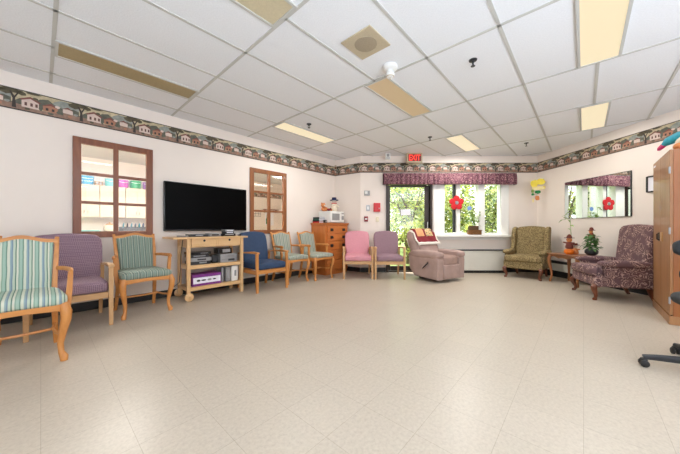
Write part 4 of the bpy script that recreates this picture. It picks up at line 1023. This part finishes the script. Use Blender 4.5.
t = thing('microwave', 'white microwave oven on the chest of drawers', 'microwave', W(4.42, .03, c_h+.0005), AL)
mb = MB(); mb.box((0, -.19, .135), (.47, .36, .25), .008)
for sx in (-1, 1):
    for y in (-.05, -.33): mb.box((sx*.2, y, .006), (.03, .03, .012))
mb.build('body', 'wplastic', t)
mb = MB(); mb.box((-.06, -.375, .135), (.335, .02, .235), .004); d = mb.build('door', 'white', t)
mb = MB(); mb.box((-.06, -.386, .135), (.235, .004, .145), .001); mb.build('door_window', 'gplastic', d)
mb = MB(); mb.box((.17, -.372, .135), (.11, .016, .235), .003); c = mb.build('control_panel', 'wplastic', t)
mb = MB(); mb.box((.17, -.381, .215), (.08, .004, .03)); mb.box((.17, -.381, .12), (.07, .004, .09)); mb.build('buttons', 'gplastic', c)
def book(lab, s, off, z, w, d, h, mat, rz=0, nm='book', pages='paper'):
    q = thing(nm, lab, 'book', W(s, off, z), AL+rz, 'books on the chest of drawers')
    mb = MB(); mb.box((0, 0, .002), (w, d, .004)); mb.box((0, 0, h-.002), (w, d, .004)); mb.box((-w/2+.002, 0, h/2), (.004, d, h)); mb.build('cover', mat, q)
    mb = MB(); mb.box((.004, 0, h/2), (w-.012, d-.01, h-.008)); mb.build('pages', pages, q)
z = c_h+.0005
book('red book at the bottom of the stack on the chest', 4.08, .16, z, .17, .2, .03, 'redp')
book('dark book second from the bottom on the chest', 4.075, .16, z+.0305, .16, .2, .03, 'bezel', .05)
book('dark green book third in the stack on the chest', 4.085, .16, z+.061, .17, .2, .032, plain('dark_green_cloth', (40, 84, 72), .6), -.04)
book('black book on top of the stack on the chest', 4.08, .16, z+.0935, .16, .19, .03, 'charcoal', .03)
q = thing('small_camera', 'small black gadget beside the books on the chest', 'gadget', W(4.06, .38, z), AL)
mb = MB(); mb.box((0, 0, .03), (.07, .05, .06), .008); mb.build('case', 'charcoal', q)
mb = MB(); mb.lathe([(0, 0), (.02, 0), (.02, -.02), (0, -.022)], (0, -.025, .03), 16, rot=('X', -PI/2)); mb.build('lens', 'gplastic', q)
# soft toys on the microwave
mz = c_h+.0005+.26
t = thing('snowman_toy', 'white soft toy snowman in a navy hat on the microwave', 'soft toy', W(4.53, .2, mz+.001), AL)
mb = MB(); mb.ball((0, 0, .07), (.15, .13, .14)); mb.ball((0, 0, .16), (.11, .1, .1)); mb.build('body', 'cream', t)
mb = MB(); mb.ball((0, 0, .235), (.1, .1, .1)); hd = mb.build('head', 'quiltw', t)
mb = MB(); mb.ball((-.018, -.046, .245), (.012, .01, .012)); mb.ball((.018, -.046, .245), (.012, .01, .012)); mb.tube([(0, -.045, .23), (0, -.085, .226)], [.009, .001], 8, mi=1); mb.build('face', ['black', 'orange'], hd)
mb = MB(); mb.lathe([(0, .262), (.1, .262), (.1, .275), (.055, .28), (.05, .33), (0, .335)], n=20); mb.build('hat', 'navy', t)
mb = MB(); mb.lathe([(.035, .19), (.062, .186), (.065, .2), (.04, .21)], n=20); mb.build('scarf', 'redp', t)
for sx in (-1, 1):
    mb = MB(); mb.tube([(sx*.04, 0, .17), (sx*.09, -.02, .14), (sx*.12, -.04, .11)], [.02, .018, .016], 8); mb.build('arm', 'cream', t)
t = thing('plush_bear', 'orange and pink soft toy bear lying on the microwave', 'soft toy', W(4.29, .13, mz+.001), AL)
mb = MB(); mb.ball((0, 0, .055), (.18, .13, .11)); mb.build('body', 'orangef', t)
mb = MB(); mb.ball((-.06, -.02, .135), (.11, .1, .1)); mb.ball((-.1, -.01, .18), (.035, .025, .035)); mb.ball((-.02, -.01, .18), (.035, .025, .035)); hd = mb.build('head', 'orangef', t)
mb = MB(); mb.ball((-.06, -.07, .125), (.05, .03, .035)); mb.build('muzzle', 'cream', hd)
for sx in (-1, 1):
    mb = MB(); mb.tube([(sx*.06, -.04, .05), (sx*.1, -.09, .035), (sx*.12, -.12, .028)], [.03, .027, .026], 8); mb.build('leg', 'orangef', t)
t = thing('red_ornament', 'small red and brown toy at the left end of the microwave top', 'soft toy', W(4.225, .33, mz+.001), AL)
mb = MB(); mb.ball((0, 0, .028), (.1, .07, .055)); mb.build('body', 'burg', t)
mb = MB(); mb.ball((.05, 0, .045), (.05, .05, .05)); mb.build('head', 'brownfelt', t)

# ------------------------------------------------------------------ tall oak cabinet with a plush parrot on top
cw, cd, chh = .885, .5, 1.815
t = thing('tall_cabinet', 'tall oak two door cabinet at the right', 'cabinet', W(4.366+cw/2, 5.135), AL+PI)
# local: front -y faces the left wall; +x runs towards the camera
mb = MB(); mb.box((0, cd/2+.01, chh/2+.0), (cw-.004, cd-.02, chh), .003); mb.build('carcass', 'wardrobe_side', t)
mb = MB(); mb.box((0, cd/2-.002, .045), (cw+.012, cd+.012, .09), .004); mb.build('plinth', 'wardrobe', t)
for sx in (-1, 1):
    mb = MB(); mb.box((sx*cw/4, .008, (chh+.1)/2), (cw/2-.004, .022, chh-.1-.004), .003); d = mb.build('door', 'wardrobe', t)
    if sx > 0:
        for z in (.25, .97, 1.6): mb = MB(); mb.tube([(cw/2-.001, -.004, z-.035), (cw/2-.001, -.004, z+.035)], .008, 8); mb.build('hinge', 'silver', d)
    if sx < 0:
        mb = MB(); mb.box((-cw/2+.1, -.0045, chh-.05), (.1, .003, .018)); mb.build('label_patch', 'paper', d)
    mb = MB(); mb.box((sx*.055, -.006, .9), (.1, .008, .105), .003)
    if sx < 0: mb.tube([(-.03, -.006, .86), (-.02, -.028, .87), (-.02, -.028, .93), (-.03, -.006, .94)], .007, 8)
    mb.build('handle', 'bronze' if sx < 0 else 'ash', d)
t = thing('plush_parrot', 'teal, white and pink soft toy parrot lying on top of the tall cabinet', 'soft toy', W(4.5, 5.3, chh+.002), AL+PI)
# local: +x towards the camera; the tail hangs out over the left front edge
mb = MB(); mb.ball((.0, .0, .085), (.36, .22, .15)); mb.build('body', 'cream', t)
mb = MB(); mb.tube([(.2, .02, .12), (.05, -.03, .15), (-.1, -.07, .165), (-.23, -.13, .155), (-.3, -.16, .13)], [.03, .05, .055, .045, .015], 14, flat=.7); mb.build('wing', 'teal', t)
mb = MB(); mb.tube([(-.24, -.13, .14), (-.29, -.155, .125), (-.33, -.175, .105), (-.35, -.185, .095)], [.02, .03, .026, .008], 10, flat=.7); mb.build('tail', 'magenta', t)
mb = MB(); mb.ball((.22, .02, .13), (.16, .15, .14)); hd = mb.build('head', 'teal', t)
mb = MB(); mb.tube([(.29, .02, .13), (.34, .02, .12), (.36, .02, .08)], [.035, .025, .006], 8); mb.build('beak', 'orange', hd)
for y in (-.09, .1):
    mb = MB(); mb.ball((.05, y, .035), (.14, .09, .068)); mb.build('foot', 'orangef', t)

# ------------------------------------------------------------------ office chair
t = thing('office_chair', 'black wheeled office chair cut by the right picture edge', 'chair', (2.56, 1.73, 0), -PI/6)
yr = .02
mb = MB(); mb.tube([(0, 0, .08), (0, 0, .3), (0, 0, .46)], [.032, .03, .022], 12); mb.build('column', 'charcoal', t)
base0 = math.atan2(.527, -.85)+PI/6
for i in range(5):
    a = base0+2*PI*i/5; dx, dy = math.cos(a), math.sin(a)
    mb = MB(); mb.tube([(0, 0, .1), (dx*.12, dy*.12, .1), (dx*.36, dy*.36, .078), (dx*.43, dy*.43, .068)], [.034, .03, .022, .018], 8, flat=.8); l = mb.build('leg', 'charcoal', t)
    mb = MB(); px, py = dx*.425, dy*.425; sx, sy = -dy, dx
    for s in (-1, 1):
        mb.lathe([(0, -.009), (.02, -.009), (.025, -.006), (.025, .006), (.02, .009), (0, .009)], (px+sx*.017*s, py+sy*.017*s, .0255), 18, rot=('X', PI/2) if abs(sy) > .707 else ('Y', PI/2))
    mb.box((px, py, .045), (.035, .035, .03), .008); mb.build('caster', 'black', l)
mb = MB(); mb.ball((0, 0, .5), (.54, .54, .1), e=.6, e2=.8, seg=32); mb.build('seat', 'seatblack', t, 60)
mb = MB(); mb.tube([(0, .1, .45), (0, .26, .47), (0, .28, .55), (0, .27, .75)], [.025, .025, .022, .02], 8, flat=.6); mb.build('back_stem', 'charcoal', t)
mb = MB(Matrix.Translation((0, .27, .85)) @ Matrix.Rotation(-.12, 4, 'X')); mb.ball((0, 0, 0), (.37, .08, .14), e=.6, e2=.6, seg=32); mb.ball((0, 0, -.2), (.32, .07, .11), e=.6, e2=.6, seg=32); mb.box((0, .03, -.1), (.12, .03, .3), .01); mb.build('backrest', 'seatblack', t, 60)

# ------------------------------------------------------------------ outdoors
mb = MB(); mb.box((3, 22, -.24), (70, 32, .2)); o = struct(mb, 'ground', 'grass')
LM = [leaf_mat('leaf_dark', (74, 104, 40)), leaf_mat('leaf_mid', (140, 154, 84)), leaf_mat('leaf_light', (200, 206, 110)), leaf_mat('leaf_pale', (186, 200, 150))]
def tree(nm, lab, loc, rx, rz, zc, n, leaf, seed, mix, grp='trees and shrubs outside the far window'):
    t = thing(nm, lab, 'tree' if nm == 'tree' else 'shrub', (loc[0], loc[1], -.14), 0, grp)
    rr = random.Random(seed); vs = []; fs = []; mi = []
    cl = [(rr.gauss(0, .45), rr.gauss(0, .45), rr.gauss(0, .5)) for _ in range(max(10, n//90))]
    for i in range(n):
        c = rr.choice(cl); p = Vector((c[0]*rx+rr.gauss(0, .16*rx), c[1]*rx+rr.gauss(0, .16*rx), zc+c[2]*rz+rr.gauss(0, .13*rz)))
        if p.z < .05: p.z = .05+rr.random()*.3
        d = Vector((rr.gauss(0, 1), rr.gauss(0, 1), rr.gauss(0, .7))).normalized(); s = d.cross(Vector((rr.gauss(0, 1), rr.gauss(0, 1), rr.gauss(0, 1)))).normalized()
        l = leaf*rr.uniform(.6, 1.3); k = len(vs)
        vs += [p, p+d*l*.45+s*l*.28, p+d*l, p+d*l*.45-s*l*.28]; fs.append((k, k+1, k+2, k+3)); mi.append(rr.choices(range(4), mix)[0])
    me = bpy.data.meshes.new('foliage'); me.from_pydata(vs, [], fs); me.update(); o = link('foliage', me, LM, t)
    me.polygons.foreach_set('material_index', mi)
    mb = MB(); mb.tube([(0, 0, 0), (.03, .02, zc*.5), (-.05, 0, zc), (.0, 0, zc+rz*.5)], [.09*rx, .07*rx, .05*rx, .02*rx], 8)
    for i in range(6):
        a = rr.uniform(0, 2*PI); mb.tube([(0, 0, zc*rr.uniform(.4, .9)), (math.cos(a)*rx*.4, math.sin(a)*rx*.4, zc+rr.uniform(-.2, .3)*rz), (math.cos(a)*rx*.8, math.sin(a)*rx*.8, zc+rr.uniform(0, .6)*rz)], [.04*rx, .025*rx, .01*rx], 6)
    mb.build('trunk', 'bark', t)
TR = [('shrub', 'leafy shrub close outside the glass door', (2.15, 8.6), .6, .6, .7, 1300, .1, (2, 3, 3, 2)),
      ('tree', 'light green tree behind the glass door', (2.6, 10.2), 1.3, 1.3, 1.9, 2600, .15, (1, 3, 4, 4)),
      ('tree', 'dark green tree outside the right window pane', (4.9, 8.8), .85, 1.4, 1.6, 3600, .11, (5, 4, 2, 2)),
      ('tree', 'yellow green tree outside the middle window pane', (4.25, 10.0), .9, 1.5, 1.7, 2600, .13, (2, 4, 5, 1)),
      ('shrub', 'shrub low outside the middle window pane', (3.95, 8.2), .45, .55, .7, 1300, .1, (3, 4, 3, 1)),
      ('tree', 'tree outside the narrow left window pane', (3.3, 9.2), .7, 1.3, 1.6, 2000, .12, (2, 4, 4, 2)),
      ('tree', 'broad tree far right beyond the window', (6.6, 11), 1.6, 1.6, 2.2, 3000, .17, (4, 4, 3, 2)),
      ('tree', 'pale tree outside seen only in the wall mirror', (.3, 9.4), 1.2, 1.5, 2.0, 2200, .15, (1, 3, 4, 4)),
      ('tree', 'tree far behind the light green tree by the door', (1.2, 13), 1.8, 1.8, 2.4, 2600, .2, (1, 3, 4, 4)),
      ('tree', 'large tree far behind the far window', (4.4, 14.5), 2.2, 2.2, 3.0, 3600, .22, (2, 4, 4, 2))]
for i, q in enumerate(TR): tree(q[0], q[1], q[2], q[3], q[4], q[5], q[6], q[7], 20+i, q[8])

# ------------------------------------------------------------------ world, sun, camera
wd = bpy.data.worlds.new('sky'); SC.world = wd; wd.use_nodes = True
bg = wd.node_tree.nodes['Background']; bg.inputs['Color'].default_value = (.93, .97, 1.0, 1); bg.inputs['Strength'].default_value = 4.0
sl = bpy.data.lights.new('sun', 'SUN'); sl.energy = 9.0; sl.angle = .03; sl.color = (1, .95, .85)
so = bpy.data.objects.new('sun', sl); COL.objects.link(so); so.rotation_euler = Vector((.35, -.25, -1)).to_track_quat('-Z', 'Y').to_euler()
cam = bpy.data.cameras.new('camera'); cam.sensor_width = 36; cam.lens = 270/680*36; cam.shift_y = 1/680; cam.clip_start = .02
co = bpy.data.objects.new('camera', cam); COL.objects.link(co); co.location = (0, 0, CZ); co.rotation_euler = (PI/2, 0, 0); SC.camera = co
SC.view_settings.view_transform = 'Standard'; SC.view_settings.look = 'None'; SC.view_settings.gamma = 1; SC.view_settings.exposure = 0
SC.cycles.max_bounces = 10; SC.cycles.diffuse_bounces = 6; SC.cycles.transparent_max_bounces = 12; SC.cycles.caustics_reflective = False; SC.cycles.caustics_refractive = False
